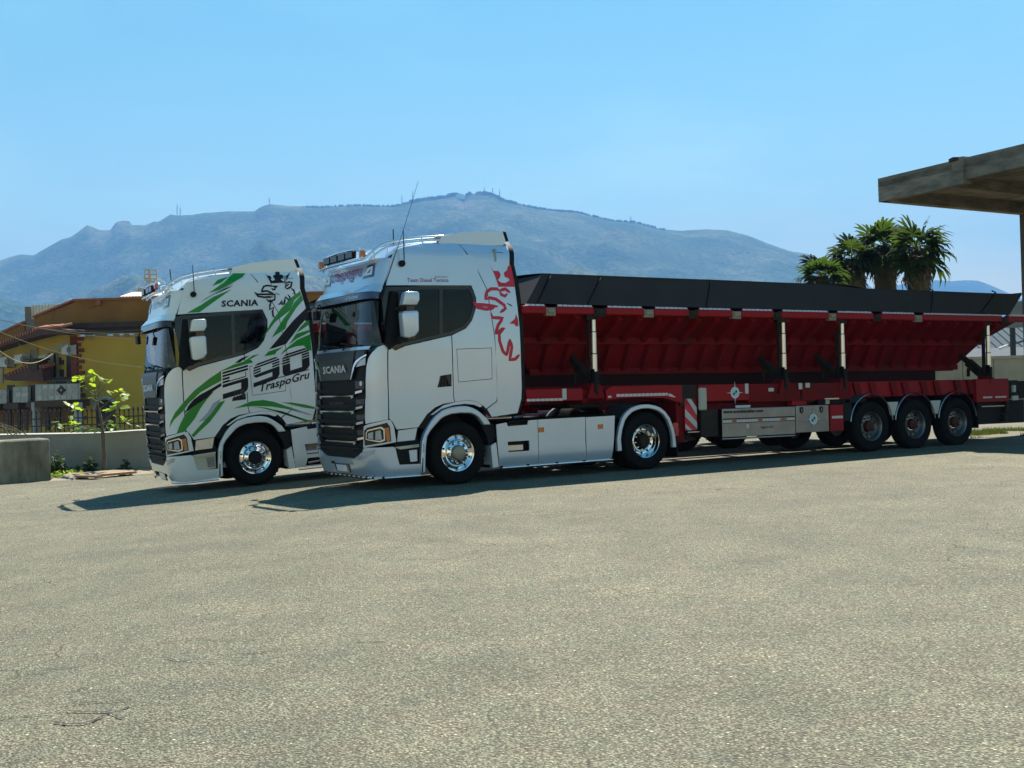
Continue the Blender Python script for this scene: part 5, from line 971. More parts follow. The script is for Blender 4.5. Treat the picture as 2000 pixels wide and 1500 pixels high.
# mudguards and wheels
for i, u in enumerate((9.39, 10.665, 11.965)):
    a_ = arc((tu(u), .545), .615, 8, 172, 22)
    m = MB(); m.add([(p[0], y, p[1]) for p in a_ for y in (.06, .52)], [(2*k, 2*k+1, 2*k+3, 2*k+2) for k in range(22)]); tpart('mudguard', m, BLK, 60)
    i2 = arc((tu(u), .545), .60, 6, 174, 22); tpart('mudguard_edge', MB().tube([(p[0], .055, p[1]) for p in i2], .011, 6), ALU, 60)
    m = MB(); m.add([(p[0], y, p[1]) for p in a_ for y in (1.98, 2.44)], [(2*k, 2*k+1, 2*k+3, 2*k+2) for k in range(22)]); tpart('mudguard', m, BLK, 60)
    z = .495; wheel(TR, (tu(u), .04, z), 'trailer', True, hubm=None); wheel(TR, (tu(u), 2.46, z), 'trailer', False)
    tpart('axle', MB().bar((tu(u), .3, z), (tu(u), 2.2, z), .15, .15).box(tu(u-.3), tu(u+.3), .75, .9, z+.05, z+.25), STEEL)
for u in (10.015, 11.30): tpart('mudguard_plate', MB().prism([(tu(u-.16),.97),(tu(u+.16),.97),(tu(u+.07),.70),(tu(u-.07),.70)], .07, .085), TAG); box('mudguard_clip', u-.075, u+.075, .06, .10, .66, .70, STEEL, 0)
box('mudguard_side', 8.78, 9.2, .05, .3, .98, 1.12, BLK)
box('mud_skirt', 8.60, 8.83, .05, .5, .62, .98, BLK); box('mud_skirt', 12.60, 12.63, .05, .5, .35, .70, BLK)
box('rear_dark_box', 12.72, 14.3, .15, 2.3, .42, .93, BLK); box('rear_frame', 13.67, 14.4, .10, 2.4, .95, 1.34, BLK)  # plain black boxes added to fill the dark area at the tail
box('rear_bumper', 13.5, 13.62, .05, 2.45, .48, .62, STEEL); box('rear_panel', 13.55, 13.66, .05, 2.45, .66, 1.1, STEEL)
for k in range(4): box('tail_lamp', 13.66, 13.70, .10+.14*k, .22+.14*k, .8, .95, REDL, 0)
tpart('rear_clutter', MB().box(tu(13.64), tu(13.95), .05, .095, 1.0, 1.36).bar((tu(13.7), .05, 1.3), (tu(14.0), .05, 1.1), .05, .04).bar((tu(13.7), .05, 1.05), (tu(13.95), .05, .9), .06, .04), STEEL)
tpart('side_guard', MB().box(tu(12.75), tu(13.5), .06, .09, .80, .815), ALU)
tpart('rear_clutter', MB().box(tu(13.72), tu(13.9), .0, .05, .92, 1.02).box(tu(13.74), tu(13.82), .0, .05, 1.1, 1.25), TAG)

# the striped tractor's own trailer, all but hidden behind the first one
T2 = copy_tree(TR); ub = Vector((math.cos(YAW_B), math.sin(YAW_B), 0)); p = Vector((-4.666, 21.63, 0))+ub*TU
T2.location = (p.x, p.y, .02); T2.rotation_euler = (0, R(.3), YAW_B); TR['group'] = T2['group'] = 'red tipping trailers'
T2['label'] = 'second red tipping trailer, hidden behind the near one and coupled to the striped tractor'
# ------------------------------------------------------------------ mountains
RIDGE = [(-2200,800),(-1500,740),(-900,690),(-500,640),(-300,570),(-150,530),(0,507),(20,500),(40,495),(65,497),(95,480),(120,466),(135,462),(145,457),(158,447),(170,438),(180,441),(195,448),(215,448),(220,441),(227,432),(240,429),(252,430),(258,438),(285,438),(300,431),(310,431),(333,417),(345,419),(375,418),(400,414),(420,413),(445,411),(470,411),(497,411),(505,405),(515,400),(530,397),(560,400),(580,401),(620,403),(660,401),(700,399),(735,401),(770,401),(800,394),(830,388),(850,386),(870,383),(890,378),(898,383),(905,386),(915,378),(935,376),(955,378),(965,380),(980,389),(1010,397),(1050,405),(1090,410),(1125,412),(1165,422),(1200,430),(1240,432),(1290,446),(1330,449),(1380,446),(1420,448),(1460,458),(1500,474),(1540,488),(1575,494),(1620,512),(1680,545),(1740,585),(1800,640),(1900,700),(2600,715)]
RIDGE2 = [(1300,690),(1500,620),(1640,575),(1720,560),(1800,549),(1830,546),(1860,548),(1885,546),(1910,547),(1935,556),(1960,567),(1990,580),(2060,610),(2150,640),(2300,680),(2600,715)]
MTN = bpy.data.materials.new('mountain_slope'); MTN.use_nodes = True
def mountain_material():
    nt = MTN.node_tree; b = nt.nodes['Principled BSDF']; N = nt.nodes.new; Lk = nt.links.new
    b.inputs['Roughness'].default_value = .95; b.inputs['Specular IOR Level'].default_value = .05
    tc = N('ShaderNodeTexCoord')
    a = N('ShaderNodeTexNoise'); a.inputs['Scale'].default_value = .0045; a.inputs['Detail'].default_value = 10; a.inputs['Roughness'].default_value = .62; Lk(tc.outputs['Object'], a.inputs[0])
    c = N('ShaderNodeTexNoise'); c.inputs['Scale'].default_value = .045; c.inputs['Detail'].default_value = 6; c.inputs['Roughness'].default_value = .7; Lk(tc.outputs['Object'], c.inputs[0])
    r = N('ShaderNodeValToRGB'); Lk(a.outputs['Fac'], r.inputs[0]); e = r.color_ramp.elements; e[0].position = .36; e[0].color = (.040, .062, .026, 1); e[1].position = .70; e[1].color = (.15, .13, .085, 1)
    x = e.new(.50); x.color = (.055, .08, .030, 1); x = e.new(.58); x.color = (.095, .11, .05, 1)
    r2 = N('ShaderNodeValToRGB'); Lk(c.outputs['Fac'], r2.inputs[0]); r2.color_ramp.elements[0].position = .3; r2.color_ramp.elements[0].color = (.35, .35, .35, 1); r2.color_ramp.elements[1].position = .7; r2.color_ramp.elements[1].color = (1.8, 1.8, 1.75, 1)
    m = N('ShaderNodeMix'); m.data_type = 'RGBA'; m.blend_type = 'MULTIPLY'; m.inputs[0].default_value = 1; Lk(r.outputs[0], m.inputs[6]); Lk(r2.outputs[0], m.inputs[7]); Lk(m.outputs[2], b.inputs['Base Color'])
    bp = N('ShaderNodeBump'); bp.inputs['Strength'].default_value = .9; bp.inputs['Distance'].default_value = 14; Lk(c.outputs['Fac'], bp.inputs['Height']); Lk(bp.outputs[0], b.inputs['Normal'])
mountain_material()
def fbm(x, y, s, o=5):
    v = 0; a = 1; 
    for k in range(o): v += a*(1-abs(noise.noise(Vector((x/s, y/s, 7.3+k)))*2)); a *= .5; s *= .5
    return v/1.94
def mountain(ridge, D, front, name, seed, nx=230, ny=46, back=900):
    px = np.array([p[0] for p in ridge], float); py = np.array([p[1] for p in ridge], float)
    V = []; F = []; ppx = np.linspace(px[0], px[-1], nx); ppx = np.unique(np.concatenate([ppx, px]))
    gxx = np.linspace(px[0]-400, px[-1]+400, 800); gyy = np.interp(gxx, px, py); kk = np.exp(-((np.arange(-160, 161)*(gxx[1]-gxx[0]))/150.)**2/2); kk /= kk.sum(); gsm = np.convolve(np.pad(gyy, 160, 'edge'), kk, 'valid')
    for x in ppx:
        tzs = aim(x, float(np.interp(x, gxx, gsm)), D).z
        top = aim(x, float(np.interp(x, px, py)), D); tz = max(top.z, 5); az = top.x/D
        for j in range(ny):
            t = j/(ny-9); y = front+(D-front)*min(t, 1)+(0 if t <= 1 else (t-1)*back*5)
            X = az*y
            if t <= 1:
                env = t**1.25*.80+.20*sstep(.6, 1, t); n = fbm(X+seed, y*.8, 1100)-.5; bl = sstep(.86, 1.0, t); tq = tzs+(tz-tzs)*bl; z = tq*env
                z += n*tq*.52*math.sin(math.pi*min(1, t*1.02))**.8*(1 if t < 1 else 0)
                z = min(z, (tq-CAM_H)*y/D*(.80+.185*t) + CAM_H) if t < .985 else tz
                if t > .985: z = tz
            else: z = tz*(1-(t-1)*3)
            V.append((X, y, z-4))
    m = len(ppx)
    F = [(i*ny+j, (i+1)*ny+j, (i+1)*ny+j+1, i*ny+j+1) for i in range(m-1) for j in range(ny-1)]
    o = mesh_obj(name, V, F, MTN, None, 180); return o
mo = mountain(RIDGE, 5600, 2300, 'mountain', 300.0, nx=330, ny=70); tag(mo, 'long hazy blue mountain ridge with a notched summit', kind='structure')
mo2 = mountain(RIDGE2, 8200, 6400, 'mountain', 5000.0, nx=60, ny=30); tag(mo2, 'farther low blue hill to the side of the palms', kind='structure')
# woods on the crest and the masts up there
TREE = mat('far_wood', (.030, .046, .020), .95)
tb = MB(); rr = random.Random(3); rx = [p[0] for p in RIDGE]; ry = [p[1] for p in RIDGE]
for i in range(620):
    x = rr.choice([rr.uniform(590, 1010), rr.uniform(760, 1000), rr.uniform(1000, 1130), rr.uniform(1130, 1300), rr.uniform(590, 1010)])
    p = aim(x, float(np.interp(x, rx, ry)), 5590); h = rr.uniform(2, 13)*(1 if 800 < x < 1010 else .55); w = h*rr.uniform(.35, .8); z = p.z-6
    for k in range(2):
        a = rr.uniform(0, 3); X = p.x+rr.uniform(-4, 4)
        tb.add([(X-w, p.y, z), (X+w, p.y, z), (X+w*.8, p.y-3, z+h*.7), (X, p.y, z+h+4), (X-w*.9, p.y+3, z+h*.6)], [(0, 1, 2, 3, 4)]); tb.add([(X, p.y-w, z), (X, p.y+w, z), (X, p.y+w*.7, z+h*.7), (X, p.y, z+h+4)], [(0, 1, 2, 3)])
o = tb.obj('far_woods', TREE); tag(o, 'dark fringe of far woods along the mountain crest', 'woods', kind='stuff')
MAST = mat('mast_steel', (.25, .25, .27), .6)
for i, (x, h, lb) in enumerate([(346,20,'taller of the pair of masts left of the notched peak'),(352,15,'shorter of the pair of masts on the western shoulder'),(526,12,'lone thin mast on the rounded western summit'),(785,17,'thin mast on the crest above the silver cab rails'),(806,20,'tall mast on the wooded crest beside the whip antenna'),(962,12,'mast standing on the highest wooded summit'),(976,17,'tallest mast on the slope below the highest summit'),(946,11,'short mast nearest the top of the highest summit'),(1232,10,'lone mast on the long eastern shoulder')]):
    y = float(np.interp(x, rx, ry)); b = aim(x, y+3, 5595); t = aim(x, y-h, 5595)
    m = MB().tube([b, t], [2.2, 1.2], 5).bar(b+(t-b)*.55+Vector((-4, 0, 0)), b+(t-b)*.55+Vector((4, 0, 0)), 1.5, 1.5).bar(b+(t-b)*.8+Vector((-3, 0, 0)), b+(t-b)*.8+Vector((3, 0, 0)), 1.2, 1.2)
    o = m.obj('antenna_mast', MAST); tag(o, lb, 'mast', 'radio masts on the mountain ridge')
p = aim(899, 384, 5580); o = MB().box(p.x-22, p.x+22, p.y-10, p.y+10, p.z-14, p.z+4).prism([(p.x-25, p.z+4), (p.x+25, p.z+4), (p.x, p.z+14)], p.y-11, p.y+11).obj('summit_building', mat('white_wall', (.78, .78, .74), .8)); tag(o, 'small white building in the gap of the wooded summit', 'building')

# ------------------------------------------------------------------ house behind the wall
OCH = mat('ochre_plaster', (.29, .145, .038), .9, 0, .2, vscale=.5, dirt=(.19, .088, .022), bump=.1, bscale=20)
YEL = mat('yellow_plaster', (.54, .365, .065), .9, 0, .2, vscale=.35, dirt=(.44, .29, .052), bump=.1, bscale=20)
PALEY = mat('pale_plaster', (.42, .34, .15), .9, vary=.3, vscale=.8)
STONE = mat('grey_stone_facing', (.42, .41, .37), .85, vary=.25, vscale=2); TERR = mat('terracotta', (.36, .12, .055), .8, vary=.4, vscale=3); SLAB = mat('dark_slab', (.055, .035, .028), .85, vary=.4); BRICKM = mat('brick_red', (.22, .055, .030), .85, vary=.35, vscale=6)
DOORM = mat('dark_door', (.028, .016, .020), .6, vary=.3); ACM = mat('ac_white', (.50, .52, .50), .5, vary=.2); AWN = mat('awning_cloth', (.30, .29, .22), .9, vary=.3); WPIPE = mat('white_sheet_metal', (.70, .70, .64), .5, vary=.15); IRON = mat('black_iron', (.022, .020, .018), .6, vary=.4)
HD = 55.0
cb = aim(155, 830, HD); HX, HY = cb.x, HD
FD = Vector((-.72, .694, 0)); FN = Vector((-.694, -.72, 0))       # street side direction and its outward normal
H = empty('house', (HX, HY, -1.5)); tag(H, 'ochre and yellow two storey house with stone balcony behind the low wall', 'house')
def onf(px, py, off=0.0):   # point of the street side seen at a pixel, off metres in front of it
    a = Vector((0, 0, CAM_H)); d = aim(px, py, 1.0)-a; o = Vector((HX, HY, 0))+FN*off; t = (o-a).dot(FN)/d.dot(FN); p = a+d*t
    return ((p-Vector((HX, HY, 0))).dot(FD), p.z)
def ong(px, py, y=HD):
    p = aim(px, py, y); return (p.x-HX, p.z)
def fpt(s, z, off=0.0): p = FD*s+FN*off; return (p.x, p.y, z+1.5)
def fprism(m, pts, o0, o1):  # polygon on the street side given by pixels, between two offsets
    q = [onf(x, y, (o0+o1)/2) for x, y in pts]; return fpoly(m, q, o0, o1)
def fpoly(m, q, o0, o1):
    T, I = tri(q); n = len(T)
    V = [fpt(s, z, o0) for s, z in T]+[fpt(s, z, o1) for s, z in T]; F = [tuple(t) for t in I]+[tuple(n+i for i in t[::-1]) for t in I]+[(i, (i+1) % n, (i+1) % n+n, i+n) for i in range(n)]
    return m.add(V, F)
gz = lambda px, py: ong(px, py)[1]
zt, ze = gz(160, 588), gz(160, 655)       # parapet top and eaves on the gable side
W = 16.0
# gable side facing the yard
hp = lambda n, m, mt, **k: m.obj(n, mt, H, **k)
hp('wall', MB().box(.05, W, 0, .3, 0, ze+1.5-.05), YEL)
hp('parapet', MB().box(-.02, W, -.06, .3, ze+1.5+.55, zt+1.5), OCH)
hp('parapet_coping', MB().box(-.10, W, -.14, .4, zt+1.5+.002, zt+1.5+.10), TERR)
hp('eaves', MB().box(-.25, W, -.35, .1, ze+1.5+.02, ze+1.5+.30).box(-.35, W, -.55, .1, ze+1.5+.30, ze+1.5+.54), SLAB)
pl = MB(); x = .4
while x < W:
    k = random.uniform(.2, .7); pl.box(x, x+k, -.02, .0, ze+1.5-random.uniform(.06, .22), ze+1.5+.01); x += k+random.uniform(0, .3)
hp('flaked_plaster', pl, PALEY)
for i in range(26):     # brick quoins up the corner
    z = ze+1.5-.25-.26*i
    if z < .3: break
    k = .34 if i % 2 == 0 else .20
    hp('brick', MB().box(-.05, k, -.05, .02, z, z+.17), BRICKM)
hp('corner_post', MB().box(-.28, -.0, -.08, .25, .0, ze+1.5-.02), BRICKM)
# round niche and dead vine on the gable
hp('niche', MB().prism(arc(ong(206, 798), .42, 0, 180, 14)+[(ong(206, 798)[0]-.42, -1.0), (ong(206, 798)[0]+.42, -1.0)], -.03, .02), DOORM).location.z = 1.5
nr = MB(); ar = [(ong(206, 798)[0]+.50*math.cos(R(a)), -.05, ong(206, 798)[1]+1.5+.50*math.sin(R(a))) for a in range(0, 181, 12)]; nr.tube(ar, .09, 6); hp('niche_arch', nr, STONE)
# street side
def fbox(name, px0, py0, px1, py1, o0, o1, m, parent=None):
    q = [(px0, py1), (px1, py1), (px1, py0), (px0, py0)]
    mb = fprism(MB(), q, o0, o1); return mb.obj(name, m, parent or H)
s1 = onf(-60, 700)[0]
fpoly_ = lambda name, q, o0, o1, m: fpoly(MB(), q, o0, o1).obj(name, m, H)
fpoly_('wall', [(0.3, -1.5), (s1, -1.5), (s1, 4.3), (0.3, 4.62)], -.3, .0, YEL)
roofl = [onf(145, 587), onf(71, 618), onf(71, 640), onf(100, 634), onf(150, 645)]
fprism(MB(), [(153, 590), (72, 620), (72, 640), (120, 640), (153, 642)], -.28, -.02).obj('parapet', OCH, H)
fprism(MB(), [(145, 586), (70, 617), (70, 621), (145, 590)], -.3, .06).obj('parapet_coping', TERR, H)
fprism(MB(), [(71, 622), (52, 629), (52, 648), (71, 645)], -.26, -.10).obj('roof_gap_wall', mat('grey_render', (.16, .15, .13), .9), H)
fprism(MB(), [(52, 629), (3, 651), (3, 672), (20, 666), (52, 650)], -.26, -.02).obj('parapet', OCH, H)
fprism(MB(), [(52, 627), (3, 649), (3, 653), (52, 631)], -.3, .05).obj('parapet_coping', TERR, H)
# tiled pent roof over the balcony
a0 = fprism(MB(), [(118, 640), (75, 642), (42, 656), (0, 673), (-60, 700), (-60, 708), (0, 683), (50, 667), (100, 654), (152, 652), (152, 645)], .35, 1.1).obj('pent_roof', mat('dark_tile', (.10, .035, .025), .85, vary=.4), H)
for i in range(34):
    t = i/33; x = 118+(-40-118)*t; y = float(np.interp(x, [-40, 0, 42, 75, 118], [690, 673, 656, 643, 640])); s, z = onf(x, y, 1.1)
    v = Vector(fpt(s, z+.02, 1.14)); w = Vector(fpt(s, z+.16, .55)); MB().tube([v, w], .085, 7).obj('roof_tile', TERR, H)
# rolled awning under the eaves
aw = []
for k in range(5):
    p0 = Vector(fpt(*onf(131, 664+k*2.5, .5), .5)); p1 = Vector(fpt(*onf(20+k*5, 660+k*4, .8), .8)); n = 14; ln = []
    for i in range(n+1):
        t = i/n; q = p0.lerp(p1, t); q.z -= (1.0-.14*k)*.55*math.sin(math.pi*t)*(1+.0*k); ln.append(q)
    aw.append(ln)
mb = MB(); n = len(aw[0])
mb.add([tuple(q) for l in aw for q in l], [(i*n+j, i*n+n+j, i*n+n+j+1, i*n+j+1) for i in range(4) for j in range(n-1)])
o = mb.obj('awning', AWN, H, 180)
# balconies: slab, facing of broken stone, rail
def balcony(x0, x1, t0, t1, b0, b1, off):
    o = fprism(MB(), [(x0, t0), (x1, t1), (x1, b1), (x0, b0)], off-.14, off).obj('balcony_front', STONE, H)
    rr = random.Random(int(x0)); 
    # broken stone slabs, each its own piece
    nx_, ny_ = max(2, int((x1-x0)/11)), 3
    for i in range(nx_):
        for j in range(ny_):
            def pnt(a, b): 
                X = x0+(x1-x0)*a; return (X, (t0+(t1-t0)*a)*(1-b)+(b0+(b1-b0)*a)*b)
            jt = lambda k: rr.uniform(-.25, .25)
            a0_, a1_, c0, c1 = i/nx_, (i+1)/nx_, j/ny_, (j+1)/ny_; g = .06
            q = [pnt(a0_+(g+rr.uniform(0, .18))/nx_, c0+(g+rr.uniform(0, .2))/ny_), pnt(a1_-(g+rr.uniform(0, .2))/nx_, c0+(g+rr.uniform(0, .25))/ny_), pnt(a1_-(g+rr.uniform(0, .18))/nx_, c1-(g+rr.uniform(0, .2))/ny_), pnt(a0_+(g+rr.uniform(0, .2))/nx_, c1-(g+rr.uniform(0, .2))/ny_)]
            fprism(MB(), q, off, off+.03).obj('stone_slab', STONE if rr.random() < .6 else mat('pale_stone', (.52, .50, .45), .85, vary=.2), H)
    fprism(MB(), [(x0, b0), (x1, b1), (x1, b1+13), (x0, b0+12)], -.0, off-.02).obj('balcony_slab', mat('balcony_slab_brown', (.085, .045, .028), .9, vary=.3), H)
balcony(72, 154, 751, 749, 783, 780, 1.1)
fprism(MB(), [(111, 763), (119.5, 753), (128, 762), (119.5, 771)], 1.13, 1.17).obj('diamond_tile', SLAB, H); fprism(MB(), [(117.5, 762), (119.5, 759.5), (121.5, 762), (119.5, 764.5)], 1.17, 1.19).obj('diamond_centre', STONE, H)
balcony(28, 57, 756, 755, 786, 786, 1.1); balcony(-40, 15, 763, 761, 790, 788, 1.1)
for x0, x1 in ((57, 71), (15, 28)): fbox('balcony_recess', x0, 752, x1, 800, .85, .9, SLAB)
rl = MB(); 
for i in range(22):
    x = 92+62*i/21; s, z = onf(x, 750, 1.05); rl.bar(fpt(s, z, 1.05), fpt(s, z+.30, 1.05), .03, .03)
s0, z0 = onf(92, 744, 1.05); s1_, z1 = onf(154, 742, 1.05); rl.bar(fpt(s0, z0, 1.05), fpt(s1_, z1, 1.05), .05, .05); rl.obj('balcony_railing', IRON, H)
fbox('pillar_base', 112, 736, 127, 749, .9, 1.0, IRON)
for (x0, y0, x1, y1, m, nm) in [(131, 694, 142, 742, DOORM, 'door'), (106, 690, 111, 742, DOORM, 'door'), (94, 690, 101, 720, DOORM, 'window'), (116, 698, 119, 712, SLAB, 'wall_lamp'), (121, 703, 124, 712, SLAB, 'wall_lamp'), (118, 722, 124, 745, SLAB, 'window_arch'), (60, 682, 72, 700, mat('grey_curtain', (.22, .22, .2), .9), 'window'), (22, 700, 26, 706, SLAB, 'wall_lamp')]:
    d = fbox(nm, x0, y0, x1, y1, .0, .06, m)
    if nm in ('door', 'window'): fprism(MB(), [(x0-1.4, y0-2), (x1+1.4, y0-2), (x1+1.4, y0), (x0-1.4, y0)], .0, .10).obj('frame', PALEY, d); fbox('frame', x1, y0, x1+1.5, y1, .0, .09, PALEY, d)
for (x0, y0, x1, y1) in [(128, 674, 140, 692), (36, 693, 50, 709), (6, 698, 20, 716), (83, 694, 96, 712)]:
    a = fbox('air_conditioner', x0, y0, x1, y1, .12, .50, ACM); a.modifiers.new('b', 'BEVEL').width = .04
    cx, cy = (x0+x1)/2, (y0+y1)/2; r_ = (y1-y0)*.34
    c_ = [(cx+r_*.62*math.cos(R(t)), cy+r_*math.sin(R(t))) for t in range(0, 360, 24)]; fprism(MB(), c_, .50, .52).obj('fan_grille', DGREY, a)
    fprism(MB(), [(x0, y1+.5), (x1, y1+.5), (x1, y1+2), (x0, y1+2)], .0, .5).obj('bracket', IRON, a)
# little tiled roof and chimney stack in front of the upper floor
fprism(MB(), [(16, 732), (58, 714), (92, 716), (94, 744), (40, 744), (20, 742)], .5, 1.0).obj('porch_roof', mat('dark_tile'
, (.10, .035, .025)), H)
for i in range(12): x = 18+6.2*i; s, z = onf(x, float(np.interp(x, [16, 58, 92], [732, 714, 716])), 1.0); MB().tube([fpt(s, z-.02, 1.05), fpt(s, z+.10, .5)], .09, 6).obj('roof_tile', TERR, H)
fbox('chimney', 66, 702, 82, 722, .6, 1.1, SLAB); fbox('chimney_cap', 64, 700, 84, 703, .5, 1.2, SLAB)
fbox('wall_panel', -2, 690, 2.5, 748, .05, .2, WPIPE)
# ground floor openings and columns
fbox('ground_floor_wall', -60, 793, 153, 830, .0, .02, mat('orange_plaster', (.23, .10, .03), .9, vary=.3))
for x in (90, 112, 16, 34, 48): fbox('door', x, 796, x+6, 840, .02, .08, DOORM)
for x in (70, 152): fbox('column', x-3, 786, x+3, 850, .8, 1.1, STONE)
# roof shed and tiles on top
sh = Vector((-4.4, 4.5, 0))
z0, z1 = gz(100, 622)+1.5, gz(60, 599)+1.5
mb = MB(); n = 30; q0 = ong(61, 598, HD+4.5); q1 = ong(150, 598, HD+4.5)
for i in range(n): x0 = q0[0]+(q1[0]-q0[0])*i/n; x1 = q0[0]+(q1[0]-q0[0])*(i+1)/n; mb.add([(x0, 4.5, 4), (x1, 4.5, 4), (x1, 4.5+.12*((i+1) % 2), q0[1]+1.5+.02+.06*((i+1) % 2)), (x0, 4.5+.12*(i % 2), q0[1]+1.5+.02+.06*(i % 2))], [(0, 1, 2, 3)])
mb.obj('roof_shed', WPIPE, H); k = ong(53, 600, HD+4.7); MB().box(k[0], q0[0], 4.4, 6.4, 4, k[1]+1.5).obj('shed_side', mat('grey_render', (.16, .15, .13)), H)
tl = ong(210, 587); 
for i in range(16):
    x = ong(228+6.2*i, 580)[0]; z = gz(235, 581)+1.5; MB().tube([(x, .5, z), (x, 2.4, z+.35)], .10, 7).obj('roof_tile', mat('pale_tile', (.62, .52, .44), .8, vary=.3), H)
MB().box(ong(226, 580)[0], W, .6, .8, zt+1.5, gz(235, 583)+1.5).obj('attic_wall', OCH, H)
mb = MB().add([(ong(210, 587)[0], .5, zt+1.55), (ong(228, 578)[0], .5, gz(232, 581)+1.5), (ong(228, 578)[0], 2.4, gz(232, 581)+1.9), (ong(210, 587)[0], 2.4, zt+1.9)], [(0, 1, 2, 3)]); mb.obj('roof_flashing', WPIPE, H)
k = ong(194, 592); MB().lathe([(.0,-.1),(.12,-.08),(.14,.0),(.0,.02)], 14, 'y', (k[0], -.12, k[1]+1.5)).bar((k[0], -.1, k[1]+1.5), (k[0]-.5, -.15, k[1]+1.3), .05, .05).obj('flood_lamp', TERR, H, 40)
# television antennas on the roof
def tv(px, pt, pb, label, arms, d=HD+6):
    t = aim(px, pt, d); b = aim(px, pb, d); m = MB().bar(b, t, .10, .10); e = t-b
    for f, w in arms: c = b+e*f; m.bar(c+Vector((-w, 0, 0)), c+Vector((w, .3, 0)), .05, .05); m.bar(c+Vector((-w, 0, -.1)), c+Vector((-w, 0, .14)), .04, .04); m.bar(c+Vector((w, .3, -.1)), c+Vector((w, .3, .14)), .04, .04)
    o = m.obj('tv_antenna', mat('pale_mast', (.50, .44, .30), .6, vary=.3)); tag(o, label, 'antenna', 'television antennas on the ochre house roof')
tv(292.5, 526, 562, 'tall cream roof antenna with four cross bars above the striped cab', [(.97, .24), (.74, .26), (.5, .25), (.36, .16)])
tv(275.5, 562, 590, 'short white roof antenna beside the sun visor of the striped cab', [(.9, .12), (.7, .14), (.5, .12)])
# cables strung across the front of the house
CAB = mat('grey_cable', (.30, .24, .15), .7); DCB = mat('dark_cable', (.05, .045, .04), .7)
def cable(a, b, sag, label, m=CAB, r=.013):
    A_, B_ = aim(*a), aim(*b); pts = [A_.lerp(B_, i/20)+Vector((0, 0, -sag*math.sin(math.pi*i/20))) for i in range(21)]
    o = MB().tube(pts, r, 5).obj('cable', m); tag(o, label, 'cable', 'cables strung in front of the house')
cable((-30, 618, 46), (300, 650, 42), .25, 'highest grey cable crossing the ochre parapet', CAB)
cable((40, 634, 50), (290, 664, 44), .1, 'pale cable crossing under the house eaves', CAB)
cable((-20, 640, 50), (330, 722, 42), .35, 'long yellow cable sagging down across the yellow wall', mat('yellow_cable', (.40, .30, .12), .7), .017)
cable((-30, 662, 48), (131, 666, 54), 1.0, 'looped pale cable hanging over the awning', mat('yellow_cable', (.40, .30, .12)), .02)
cable((60, 626, 52), (310, 640, 46), .3, 'dark cable just below the ochre parapet', DCB)
# ------------------------------------------------------------------ low wall, barrier, railing
def gpt(px, py):
    p = None; z = 0
    for _ in range(25):
        d = aim(px, py, 10.)-Vector((0, 0, CAM_H)); t = (z-CAM_H)/d.z; p = Vector((0, 0, CAM_H))+d*t; z = z*.5+.5*ground_z(p.x, p.y)
    return Vector((p.x, p.y, ground_z(p.x, p.y)))
WALLM = mat('rendered_wall', (.33, .32, .28), .9, 0, .2, vscale=.9, dirt=(.22, .21, .185), bump=.25, bscale=12)
WD = 29.0
w0, w1 = aim(-200, 860, WD+.6), aim(420, 846, WD-.3)
wz = lambda x: float(np.interp(x, [aim(0, 850, WD).x, aim(100, 848, WD).x, aim(190, 848, WD).x, aim(275, 841, WD).x], [aim(0, 851, WD).z, aim(100, 849, WD).z, aim(190, 847, WD).z, aim(275, 841, WD).z]))
LW = MB(); xs_ = np.linspace(w0.x, w1.x+4, 40)
for a, b in zip(xs_, xs_[1:]):
    ya, yb = [WD+.6-.9*(x-w0.x)/(w1.x-w0.x) for x in (a, b)]; za, zb = wz(a)+.012*noise.noise(Vector((a*2, 0, 0))), wz(b)+.012*noise.noise(Vector((b*2, 0, 0)))
    LW.add([(a,ya,-.6),(b,yb,-.6),(b,yb,zb),(a,ya,za),(a,ya+.25,-1.5),(b,yb+.25,-1.5),(b,yb+.25,zb),(a,ya+.25,za)], [(0,1,2,3),(5,4,7,6),(3,2,6,7)])
lw = LW.obj('low_wall', WALLM, None, 60); tag(lw, 'low grey rendered wall behind the sapling', 'wall')
cp = MB()
for a, b in zip(xs_, xs_[1:]):
    ya, yb = [WD+.6-.9*(x-w0.x)/(w1.x-w0.x) for x in (a, b)]
    cp.add([(a, ya-.03, wz(a)+.01), (b, yb-.03, wz(b)+.01), (b, yb+.28, wz(b)+.03), (a, ya+.28, wz(a)+.03)], [(0, 1, 2, 3)])
cp.obj('wall_top', mat('pale_mortar', (.48, .47, .42), .9, vary=.3, vscale=4), lw)
FR_ = empty('iron_railing', (w0.x, WD+1.3, .1)); tag(FR_, 'dark iron railing with spear tops on the wall', 'railing')
mb_s = None
zt_ = 1.33-.1; xx = 0; bars = 0
rail_len = w1.x+3-w0.x
bm1 = MB().tube([(0,0,0),(0,0,zt_-.12)], .016, 5).lathe([(.0,.14),(.02,.10),(.034,.05),(.012,.0)], 6, 'z', (0,0,zt_-.14)); me_ = None
while xx < rail_len and bars < 150:
    if me_ is None: o = bm1.obj('railing_bar', IRON, FR_); me_ = o.data
    else: o = link(bpy.data.objects.new('railing_bar', me_), FR_)
    o.location = (xx, -.0012*xx, 0); xx += .118; bars += 1
for z in (.22, zt_-.26, zt_-.44): MB().bar((-.1, 0, z), (rail_len, -.02, z), .04, .03).obj('rail', IRON, FR_)
CON = mat('stained_concrete', (.34, .31, .235), .92, 0, .2, vscale=1.6, dirt=(.085, .082, .055), bump=.5, bscale=9, streak=(1.5, 1.5, .6))
bp0, bp1 = gpt(0, 945), gpt(101, 938)
dv = (bp1-bp0); dv.z = 0; dl = dv.length; dv.normalize(); dn = Vector((-dv.y, dv.x, 0))
